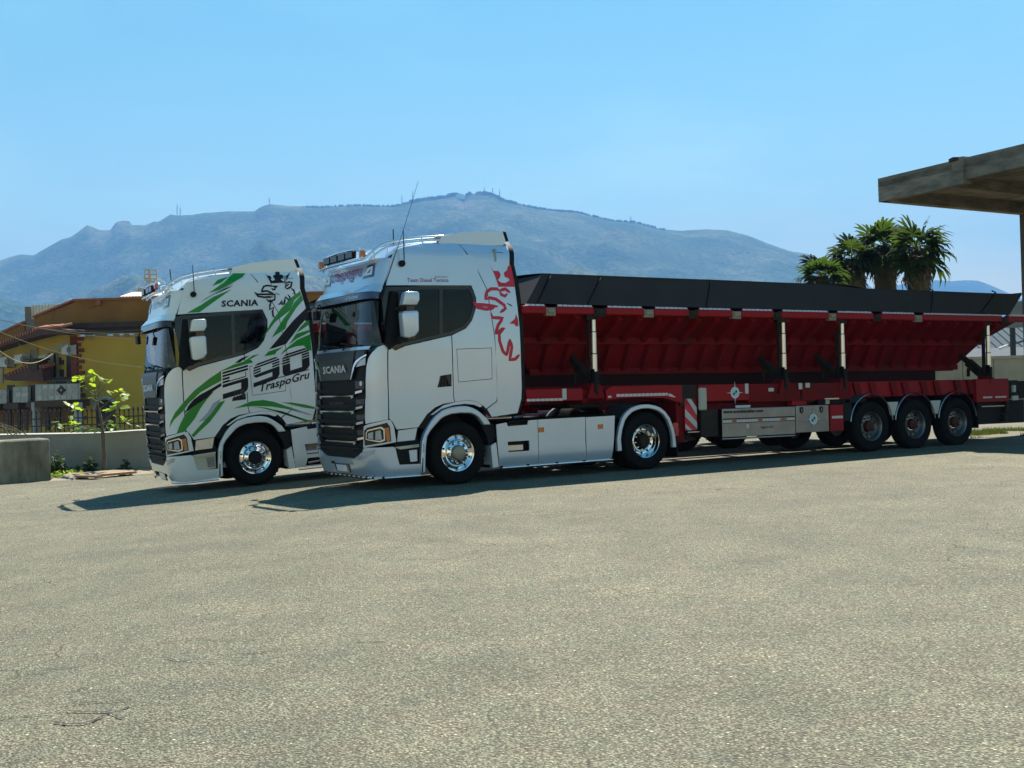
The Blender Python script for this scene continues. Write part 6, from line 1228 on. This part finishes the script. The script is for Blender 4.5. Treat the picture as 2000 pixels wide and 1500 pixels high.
BA = empty('concrete_barrier', bp1, (0, 0, math.atan2(dv.y, dv.x))); tag(BA, 'weathered block of grey concrete at the edge of the yard', 'barrier')
hB = aim(98, 856, bp1.y).z-bp1.z
mb = MB(); nz, nxx = 10, 24; V = []; F = []
bl = MB().box(-3.2, 0, 0, .75, -.1, hB).obj('block', CON, BA); b = bl.modifiers.new('b', 'BEVEL'); b.width = .07; b.segments = 3
wr = mat('rusty_wire', (.22, .19, .15), .7, .3)
wm = MB()
for (a, b) in [((0, 826), (52, 849)), ((4, 833), (40, 848)), ((-10, 838), (30, 852)), ((8, 845), (26, 838)), ((22, 852), (44, 844)), ((2, 828), (16, 850)), ((30, 838), (34, 852))]:
    p, q = aim(*a, WD-.6), aim(*b, WD-.5); wm.tube([p, p.lerp(q, .5)+Vector((0, 0, .03)), q], .012, 5)
o = wm.obj('bent_rods', wr); tag(o, 'bent rusty rods lying on the wall behind the concrete block', 'rods')
# ------------------------------------------------------------------ sapling and weeds
LEAF = mat('young_leaf', (.20, .30, .025), .45, 0, .4, vary=.35, vscale=6); LEAFD = mat('weed_leaf', (.035, .065, .016), .6, vary=.4, vscale=6); BARK = mat('pale_bark', (.16, .13, .085), .9, vary=.5, vscale=10)
def translucent(m, col):
    nt = m.node_tree; b = nt.nodes['Principled BSDF']; o = [n for n in nt.nodes if n.type == 'OUTPUT_MATERIAL'][0]; t = nt.nodes.new('ShaderNodeBsdfTranslucent'); t.inputs[0].default_value = (*col, 1); mx = nt.nodes.new('ShaderNodeMixShader'); mx.inputs[0].default_value = .5
    nt.links.new(b.outputs[0], mx.inputs[1]); nt.links.new(t.outputs[0], mx.inputs[2]); nt.links.new(mx.outputs[0], o.inputs[0])
translucent(LEAF, (.42, .58, .03)); translucent(LEAFD, (.07, .13, .02))
SD = 28.3
sb = aim(202, 915, SD); sb.z = ground_z(sb.x, sb.y)
S = empty('sapling', sb); tag(S, 'young fig sapling with bright lime leaves in front of the low wall', 'tree')
def sp(px, py, d=0): return aim(px, py, SD+d)-sb
def lm(sz):
    mb = MB(); pts = [(0,0),(.28,.10),(.46,.34),(.40,.56),(.20,.60),(.30,.85),(.0,1.0),(-.30,.85),(-.20,.60),(-.42,.54),(-.46,.32),(-.26,.10)]
    V = [(x*sz, y*sz, (.12*abs(x)-.18*y*y)*sz) for x, y in pts]+[(0, .5*sz, -.06*sz)]
    return mb.add(V, [(i, (i+1) % 12, 12) for i in range(12)])
leaf_me = []
for s in (.13, .16, .20): o = lm(s).obj('leaf', LEAF, S); leaf_me.append(o.data); bpy.data.objects.remove(o)
rr = random.Random(11)
tk = MB().tube([Vector((0,0,-.05)), sp(203.5,890), sp(201,850), sp(199,830), sp(194,800), sp(189,782), sp(187,774)], [.055,.05,.045,.034,.027,.02,.016], 7)
limbs = [[(188,778),(177,766),(166,757),(158,742)], [(187,774),(184,755),(182,742),(181,730)], [(188,776),(194,768),(203,759),(208,758)], [(187,772),(192,757),(197,748)], [(190,784),(176,776)], [(194,800),(215,782),(232,770),(236,765)],
         [(198,826),(214,812),(222,802),(226,792)], [(199,832),(212,826),(222,822)], [(198,828),(206,824),(215,815)], [(200,840),(180,836),(160,833),(146,828)], [(146,830),(134,818),(132,808),(140,800)], [(150,832),(125,838),(112,832)], [(222,806),(236,812),(246,822)]]
tips = []
for L_ in limbs:
    pts = [sp(x, y, rr.uniform(-.15, .15)) for x, y in L_]; tk.tube(pts, [.016-.011*i/(len(pts)-1) for i in range(len(pts))], 5); tips.append(pts[-1])
tk.obj('trunk', BARK, S, 60)
lp = [(158,737,4),(152,735,2),(164,742,2),(160,750,2),(181,730,4),(184,733,2),(206,745,4),(212,751,2),(198,743,2),(208,762,3),(190,758,3),(187,763,2),(176,776,2),(158,755,2),(234,765,4),(243,768,3),(247,775,2),(238,772,2),(228,790,3),(236,795,2),(241,797,2),(218,802,3),(222,808,2),(226,800,3),(231,812,2),(216,822,3),(222,822,2),(213,826,2),(207,823,2),(216,833,3),(246,824,3),(252,826,2),(238,818,2),(150,790,3),(156,795,2),(148,799,3),(136,796,2),(140,802,2),(133,812,2),(138,820,2),(112,826,3),(108,833,2),(117,834,2),(111,838,2),(131,829,3),(145,832,3),(152,836,3),(156,834,2),(140,838,2),(174,840,2),(192,838,2),(200,790,1),(262,832,1)]
for x, y, n in lp:
    for k in range(max(1, n-1)):
        q = sp(x+rr.uniform(-4, 4), y+rr.uniform(-3, 3), rr.uniform(-.2, .2)); o = link(bpy.data.objects.new('leaf', rr.choice(leaf_me)), S); o.location = q
        o.rotation_euler = (rr.uniform(-.7, .9), rr.uniform(-.6, .6), rr.uniform(0, 6.28)); s_ = rr.uniform(.75, 1.25); o.scale = (s_, s_, s_)
def weed(px, py, h, w, n, label, m=LEAFD, seed=0, dd=0, grp='weeds at the foot of the low wall'):
    rr = random.Random(seed); b = aim(px, py, WD-.45+dd); b.z = ground_z(b.x, b.y); mb = MB()
    for i in range(n):
        a = rr.random()*6.28; r_ = w*rr.random()**.6; z = h*rr.random()*(1-.5*(r_/w)); c = Vector((r_*math.cos(a), r_*math.sin(a)*.6, z)); s = rr.uniform(.03, .08)
        u = Vector((rr.gauss(0,1), rr.gauss(0,1), rr.gauss(0,.6))).normalized(); v = u.cross(Vector((rr.gauss(0,1), rr.gauss(0,1), rr.gauss(0,1)))).normalized()
        mb.add([c-u*s, c+v*s*.5, c+u*s, c-v*s*.5], [(0, 1, 2, 3)])
    for i in range(max(3, n//25)): a = rr.random()*6.28; mb.tube([(0,0,0), (w*.4*math.cos(a), w*.3*math.sin(a), h*.8)], .008, 4)
    o = mb.obj('weed', m); o.location = b; tag(o, label, 'plant', grp)
weed(112, 905, .62, .22, 130, 'tall dark weed beside the corner of the concrete block', seed=1)
weed(105, 925, .35, .25, 120, 'low dark weed against the concrete block side', seed=2)
weed(137, 925, .22, .55, 160, 'wide dark weed patch near the concrete block', seed=3)
weed(176, 922, .42, .20, 120, 'dark pointed weed halfway along the low wall', seed=4)
weed(246, 915, .40, .14, 70, 'narrow dark weed near the striped cab bumper', seed=5)
weed(228, 926, .14, .6, 120, 'low dark weed strip under the sapling', seed=6)
weed(138, 934, .16, .35, 110, 'bright green tuft growing in front of the low wall', LEAF, 7, -.5); weed(110, 936, .13, .3, 60, 'small bright tuft at the base of the concrete block', LEAF, 8, -.6)
weed(192, 838, .28, .8, 110, 'dark creeper spilling over the low wall top', seed=9, dd=1.0); bpy.data.objects[-1] if False else None
o = [q for q in bpy.data.objects if q.get('label') == 'dark creeper spilling over the low wall top'][0]; o.location.z = wz(o.location.x)-.02; o.location.y = WD+.5
# kerb of earth and rubble by the wall, planks
EAR = mat('dry_earth', (.33, .27, .18), .95, vary=.45, vscale=6, bump=.6, bscale=25)
eb = MB(); ea, ec = gpt(100, 940), gpt(330, 922)
n = 60; V = []
for i in range(n+1):
    p = ea.lerp(ec, i/n); k = .5+.5*noise.noise(Vector((i*.35, 2, 0)))
    for f, z in ((-.10-.12*k, .003), (.12, .03+.05*k), (.5, .05+.06*k), (1.1, .10)): V.append((p.x, p.y+f*1.0, ground_z(p.x, p.y+f)+z+.02*noise.noise(Vector((p.x*4, f*5, 0)))*(z > .01)))
eb.add(V, [(i*4+k, i*4+4+k, i*4+5+k, i*4+k+1) for i in range(n) for k in range(3)]); o = eb.obj('earth_strip', EAR, None, 180); tag(o, 'strip of dry earth along the foot of the wall', kind='structure')
WOOD = mat('weathered_plank', (.46, .27, .15), .8, vary=.3, vscale=5)
for (a, b, lb) in [((152, 936), (194, 936), 'shorter pale plank lying flat near the concrete block'), ((196, 934), (262, 928), 'longer pale plank lying flat in front of the sapling')]:
    p, q = gpt(*a), gpt(*b); o = MB().bar(p+Vector((0, .05, .07)), q+Vector((0, .0, .07)), .22, .05).obj('plank', WOOD); tag(o, lb, 'plank', 'planks lying by the wall')
# ------------------------------------------------------------------ palms
PAL = mat('palm_leaf', (.024, .038, .010), .75, 0, .15, vary=.4, vscale=4); PALD = mat('dead_palm_leaf', (.13, .095, .045), .85, vary=.5, vscale=5); PTR = mat('palm_trunk', (.085, .06, .035), .95, vary=.5, vscale=8)
translucent(PAL, (.06, .105, .012))
def fan_mesh(sz, droop, seed, n=14):
    rr = random.Random(seed); mb = MB(); st = .75*sz
    mb.add([(-.03,0,0),(.03,0,0),(.02,st,.04),(-.02,st,.04)], [(0,1,2,3)])
    for i in range(n):
        a = R(-118+236*i/(n-1)); l = sz*(1.0-.22*abs(i/(n-1)-.5)*2)*rr.uniform(.85, 1.1); w = .105*sz
        d = Vector((math.sin(a), math.cos(a), 0)); p = Vector((-d.y, d.x, 0)); o = Vector((0, st, .04)); f = .05*sz*(1 if i % 2 else -1)
        m1 = o+d*l*.55+Vector((0, 0, -droop*l*.12+f)); t1 = o+d*l*.86+Vector((rr.uniform(-.04, .04), 0, -droop*l*.45)); t2 = o+d*l*.97+Vector((rr.uniform(-.05, .05), 0, -droop*l*.95))
        mb.add([o, m1+p*w, m1-p*w, t1+p*w*.45, t1-p*w*.45, t2], [(0,2,1),(1,2,4,3),(3,4,5)])
    return mb
fans = []
for s in range(5): o = fan_mesh(1.0, .15+.13*s, s).obj('frond', PAL); fans.append(o.data); bpy.data.objects.remove(o)
dead = []
for s in range(3): o = fan_mesh(.95, 1.1, 30+s, 11).obj('dead_frond', PALD); dead.append(o.data); bpy.data.objects.remove(o)
def palm(px, ptop, pcrown, d, rad, nf, label, seed, skirt=True):
    rr = random.Random(seed); c = aim(px, pcrown, d); P = empty('palm_tree', (c.x, c.y, 0)); tag(P, label, 'palm', 'fan palms behind the trailer'); z = c.z
    mb = MB(); mb.tube([(0,0,-.2),(0,0,z*.4),(.03,0,z*.75),(0,0,z)], [.36,.30,.28,.24], 10)
    for k in range(int(z/.16)): mb.lathe([(.30+.02*rr.random(),-.02),(.325,.0),(.29,.03)], 9, 'z', (0,0,.15+k*.16))
    mb.obj('trunk', PTR, P, 60)
    if skirt:
        sk = MB()
        for i in range(420):
            a = rr.random()*6.28; zz = z-.1-rr.random()*2.3; r0 = .24+.14*(1-abs((z-zz)/2.4-.35))*rr.uniform(.6, 1.15); q = Vector((r0*math.cos(a), r0*math.sin(a), zz)); w = rr.uniform(.03, .08); l = rr.uniform(.4, .9)
            e = q+Vector((math.cos(a)*.12*rr.random(), math.sin(a)*.12*rr.random(), -l)); t = Vector((-math.sin(a), math.cos(a), 0))*w; sk.add([q-t, q+t, e+t*.3, e-t*.3], [(0,1,2,3)])
        sk.obj('dead_leaf_skirt', PALD, P)
    for i in range(nf):
        el = math.asin(max(-1, min(1, -.70+1.66*((i+.5)/nf)))) if i < nf else 0
        az = i*2.39996+rr.uniform(-.3, .3); o = link(bpy.data.objects.new('frond', rr.choice(fans)), P); o.location = (0, 0, z+rr.uniform(-.15, .15))
        s = rad*rr.uniform(.60, .88); o.scale = (s, s, s); o.rotation_euler = Euler((el+rr.uniform(-.15, .15), rr.uniform(-.5, .5), az), 'XYZ')
        o.rotation_mode = 'XYZ'; M_ = Matrix.Rotation(az, 4, 'Z') @ Matrix.Rotation(el, 4, 'X') @ Matrix.Rotation(rr.uniform(-.6, .6), 4, 'Y'); o.rotation_euler = M_.to_euler()
    for i in range(nf//2+3):
        az = rr.random()*6.28; el = rr.uniform(-1.35, -.75); o = link(bpy.data.objects.new('dead_frond', rr.choice(dead)), P); o.location = (0, 0, z-rr.uniform(.1, .5)); s = rad*rr.uniform(.5, .68); o.scale = (s, s, s); M_ = Matrix.Rotation(az, 4, 'Z') @ Matrix.Rotation(el, 4, 'X') @ Matrix.Rotation(rr.uniform(-.6, .6), 4, 'Y'); o.rotation_euler = M_.to_euler()
palm(1792, 440, 490, 44, 1.08, 24, 'tall fan palm with a bare shaggy trunk, nearest the concrete canopy', 1)
palm(1727, 434, 482, 46, 1.10, 24, 'tallest fan palm with upright fronds in the middle of the clump', 2)
palm(1664, 458, 506, 45, 1.0, 22, 'fan palm of middle height with ragged brown fronds', 3)
palm(1602, 495, 540, 43, .82, 18, 'lowest fan palm drooping over the black trailer cover', 4)
# ------------------------------------------------------------------ concrete canopy
CC = mat('raw_concrete', (.33, .29, .22), .9, 0, .25, vscale=1.1, dirt=(.12, .105, .08), bump=.5, bscale=7, streak=(1.2, 1.2, 5))
HC = 5.75
def cpt(px, py, h=HC):
    d = aim(px, py, 10.)-Vector((0, 0, CAM_H)); t = (h-CAM_H)/d.z; return Vector((0, 0, CAM_H))+d*t
tipp = cpt(1716, 395); rear = cpt(1990, 420); fr = cpt(2000, 334)
e1 = (rear-tipp); e1.z = 0; e1.normalize(); e2 = (fr-tipp); e2.z = 0; e2.normalize()
CN = empty('canopy', (rear.x, rear.y, 0)); tag(CN, 'raw concrete canopy slab on a square pillar over the trailer tail', 'canopy')
def cv_(p): return p-Vector((rear.x, rear.y, 0))
L1, L2 = 16.0, 14.0
ht = aim(1714, 349, tipp.y).z-HC
sl = MB(); qs = [tipp, tipp+e1*L1, tipp+e1*L1+e2*L2, tipp+e2*L2]
T1 = [cv_(q)+Vector((0, 0, ht)) for q in qs]; B1 = [cv_(q) for q in qs]
# outer rim beams
def rim(a, b, hgt, th, z0, name='rim_beam'):
    d = (b-a); d.z = 0; d.normalize(); n = Vector((-d.y, d.x, 0)); n = n if n.dot(Vector((rear.x, rear.y, 0))-a+e1*5+e2*5) > 0 else -n
    V = [a, b, b+n*th, a+n*th]; V = [cv_(v)+Vector((0, 0, z0)) for v in V]+[cv_(v)+Vector((0, 0, z0+hgt)) for v in V]
    return MB().add(V, [(3,2,1,0),(4,5,6,7),(0,1,5,4),(1,2,6,5),(2,3,7,6),(3,0,4,7)]).obj(name, CC, CN)
HH = ht
mid = tipp+e2*((cpt(1822,362)-tipp).length)
rim(tipp, mid, HH, .22, .0); 
# past the expansion joint the front beam is a little taller
rim(mid+e2*.32, tipp+e2*L2, HH-.10, .22, .10)
o = rim(mid-e1*.07, mid+e2*.32-e1*.07, HH+.03, .26, -.0, 'joint_block'); MB().box(-.14,.12,-.12,.14,0,.07).obj('broken_cap', SLAB, CN).location = cv_(mid+e2*.1)+Vector((0, 0, HH-.03))
rim(tipp, tipp+e1*L1, HH-.05, .25, .0)
ds_ = MB().add([cv_(q)+Vector((0, 0, z)) for z in (.36, .50) for q in qs], [(3,2,1,0),(4,5,6,7),(0,1,5,4),(1,2,6,5),(2,3,7,6),(3,0,4,7)]).obj('slab', CC, CN)
for k in range(3):
    a = tipp+e2*(1.9+k*4.6)+e1*.23; d = e1; V = [a, a+d*L1, a+d*L1+e2*.28, a+e2*.28]; V = [cv_(v)+Vector((0, 0, .03)) for v in V]+[cv_(v)+Vector((0, 0, .37)) for v in V]
    MB().add(V, [(3,2,1,0),(0,1,5,4),(1,2,6,5),(2,3,7,6),(3,0,4,7)]).obj('rib_beam', CC, CN)
# board marks of the shuttering: the soffit is cast in strips
for k in range(14):
    a = tipp+e1*(.26+k*.62)+e2*.24; V = [a, a+e1*.60, a+e1*.60+e2*L2, a+e2*L2]; z = .30-.006*(k % 3)
    V = [cv_(v)+Vector((0, 0, z)) for v in V]+[cv_(v)+Vector((0, 0, .37)) for v in V]; MB().add(V, [(3,2,1,0),(0,1,5,4),(1,2,6,5),(2,3,7,6),(3,0,4,7)]).obj('soffit_board', CC, CN)
pm = MB().box(.0,.55,-.62,-.05,-.2,HC-.02+.02).obj('pillar', mat('dark_concrete', (.14, .115, .085), .9, vary=.4, vscale=2, bump=.3, bscale=8), CN); pm.location = (-.03, 0, 0); pm.rotation_euler.z = math.atan2(e1.y, e1.x)
MB().box(.0,.5,.05,.55,-.2,HC+.02).obj('pillar', CC, CN).location = cv_(tipp+e1*5.5+e2*9)
# ------------------------------------------------------------------ yard behind the trailer on that side
PRE = mat('precast_panel', (.47, .43, .33), .9, 0, .2, vscale=1.1, dirt=(.36, .32, .24), bump=.2, bscale=10)
D1 = 46.0; q0 = aim(1880, 700, D1); q1 = aim(2100, 700, D1); zt1 = aim(1960, 701, D1).z
PW = empty('precast_wall', (q0.x, D1, 0)); tag(PW, 'pale precast concrete panel wall behind the trailer tail', 'wall')
x = -6.0
while x < q1.x-q0.x: MB().box(x, x+1.18, 0, .14, -.2, zt1).obj('panel', PRE, PW).modifiers.new('b', 'BEVEL').width = .015; x += 1.2
MB().box(-6, q1.x-q0.x, -.05, .2, zt1+.01, zt1+.12).obj('coping', PRE, PW)
D2 = 66.0; a = aim(1900, 690, D2); b = aim(2900, 690, D2); ev = aim(1950, 697, D2).z
WH = empty('warehouse', (a.x, D2, 0)); tag(WH, 'warehouse with a blue grey pitched roof beyond the precast wall', 'building')
w = b.x-a.x
MB().box(-8, w, .0, .2, -.2, ev).obj('wall', PRE, WH)
RF = mat('blue_grey_roof', (.07, .085, .10), .95, .0, vary=.25, vscale=1.5)
zr = aim(1960, 679, D2+6).z
MB().add([(-8,-.3,ev),(w,-.3,ev),(w,6,zr),(-8,6,zr)], [(0,1,2,3)]).obj('roof', RF, WH)
zr2 = aim(1960, 640, D2+14).z
MB().add([(-8,9,ev),(w,9,ev),(w,14,zr2),(-8,14,zr2)], [(0,1,2,3)]).obj('roof', mat('pale_blue_roof', (.10, .13, .15), .95, 0, .1, vary=.15), WH)
for i in range(34): MB().bar((-2+i*.55, 9, ev+.05), (-2+i*.55, 14, zr2+.03), .05, .05).obj('roof_seam', RF, WH)
p0, p1 = aim(1952, 681, D2-1), aim(1968, 675, D2-1); MB().bar(p0-Vector((a.x, D2, 0)), p1-Vector((a.x, D2, 0)), .2, .12).obj('roof_light', WPIPE, WH)
p0, p1 = aim(1966, 676, D2-1), aim(2010, 662, D2-1); MB().bar(p0-Vector((a.x, D2, 0)), p1-Vector((a.x, D2, 0)), .12, .1).obj('gutter_pipe', RF, WH)
D3 = 58.0; s0 = aim(1964, 620, D3); s1_ = aim(2060, 620, D3)
CS = empty('corrugated_screen', (s0.x, D3, 0)); tag(CS, 'pale corrugated metal screen beside the canopy pillar', 'screen'); mb = MB(); n = 60
zs = aim(1985, 588, D3).z; zb = aim(1985, 640, D3).z; L_ = s1_.x-s0.x
mb.add([(L_*i/n, .08*(i % 2), z) for i in range(n+1) for z in (zb, zs)], [(2*i, 2*i+2, 2*i+3, 2*i+1) for i in range(n)]); mb.obj('sheet', mat('galvanised_sheet', (.42, .44, .45), .5, .3, vary=.15), CS); MB().box(.3, .5, .1, .3, 0, zs).box(L_-.5, L_-.3, .1, .3, 0, zs).obj('post', IRON, CS)
# grass verge under and behind the trailer tail
ga = [gpt(1895, 856), gpt(2060, 850), gpt(2060, 838), gpt(1895, 842)]
VE = MB().add([(q.x, q.y, .006) for q in ga], [(0, 1, 2, 3)]).obj('verge', mat('verge_soil', (.20, .18, .12), .95, vary=.5, vscale=4)); tag(VE, 'narrow verge of dry soil behind the trailer wheels', kind='structure')
gm = MB(); rr = random.Random(5)
for i in range(5200):
    s, t = rr.random(), rr.random(); p = (ga[0].lerp(ga[1], s)).lerp(ga[3].lerp(ga[2], s), t)
    if noise.noise(Vector((p.x*1.2, p.y*.8, 0))) < -.05: continue
    h = rr.uniform(.03, .13); a = rr.random()*6.28; w = rr.uniform(.006, .014); l = rr.uniform(-.06, .06)
    gm.add([(p.x-w*math.cos(a), p.y-w*math.sin(a), .005), (p.x+w*math.cos(a), p.y+w*math.sin(a), .005), (p.x+l, p.y+l*.5, h)], [(0, 1, 2)])
GRS = mat('grass_blade', (.075, .095, .022), .8, vary=.5, vscale=2); translucent(GRS, (.09, .12, .02)); o = gm.obj('grass', GRS); tag(o, 'patchy grass growing on the verge behind the trailer', 'grass', kind='stuff')
# rubble and low dark scrub that closes the view behind the trucks
# ------------------------------------------------------------------ haze
hz = MB().box(-5990, 5990, -255, 9100, -3.0, 1060); HM = bpy.data.materials.new('haze'); HM.use_nodes = True; nt = HM.node_tree; nt.nodes.clear()
o_ = nt.nodes.new('ShaderNodeOutputMaterial'); pv = nt.nodes.new('ShaderNodeVolumePrincipled'); pv.inputs['Color'].default_value = (0.2, 0.5, 1.0, 1); pv.inputs['Density'].default_value = 0.00015; pv.inputs['Anisotropy'].default_value = 0.0
nt.links.new(pv.outputs[0], o_.inputs['Volume']); o = hz.obj('haze', HM); tag(o, 'blue haze filling the air towards the mountains', kind='stuff')
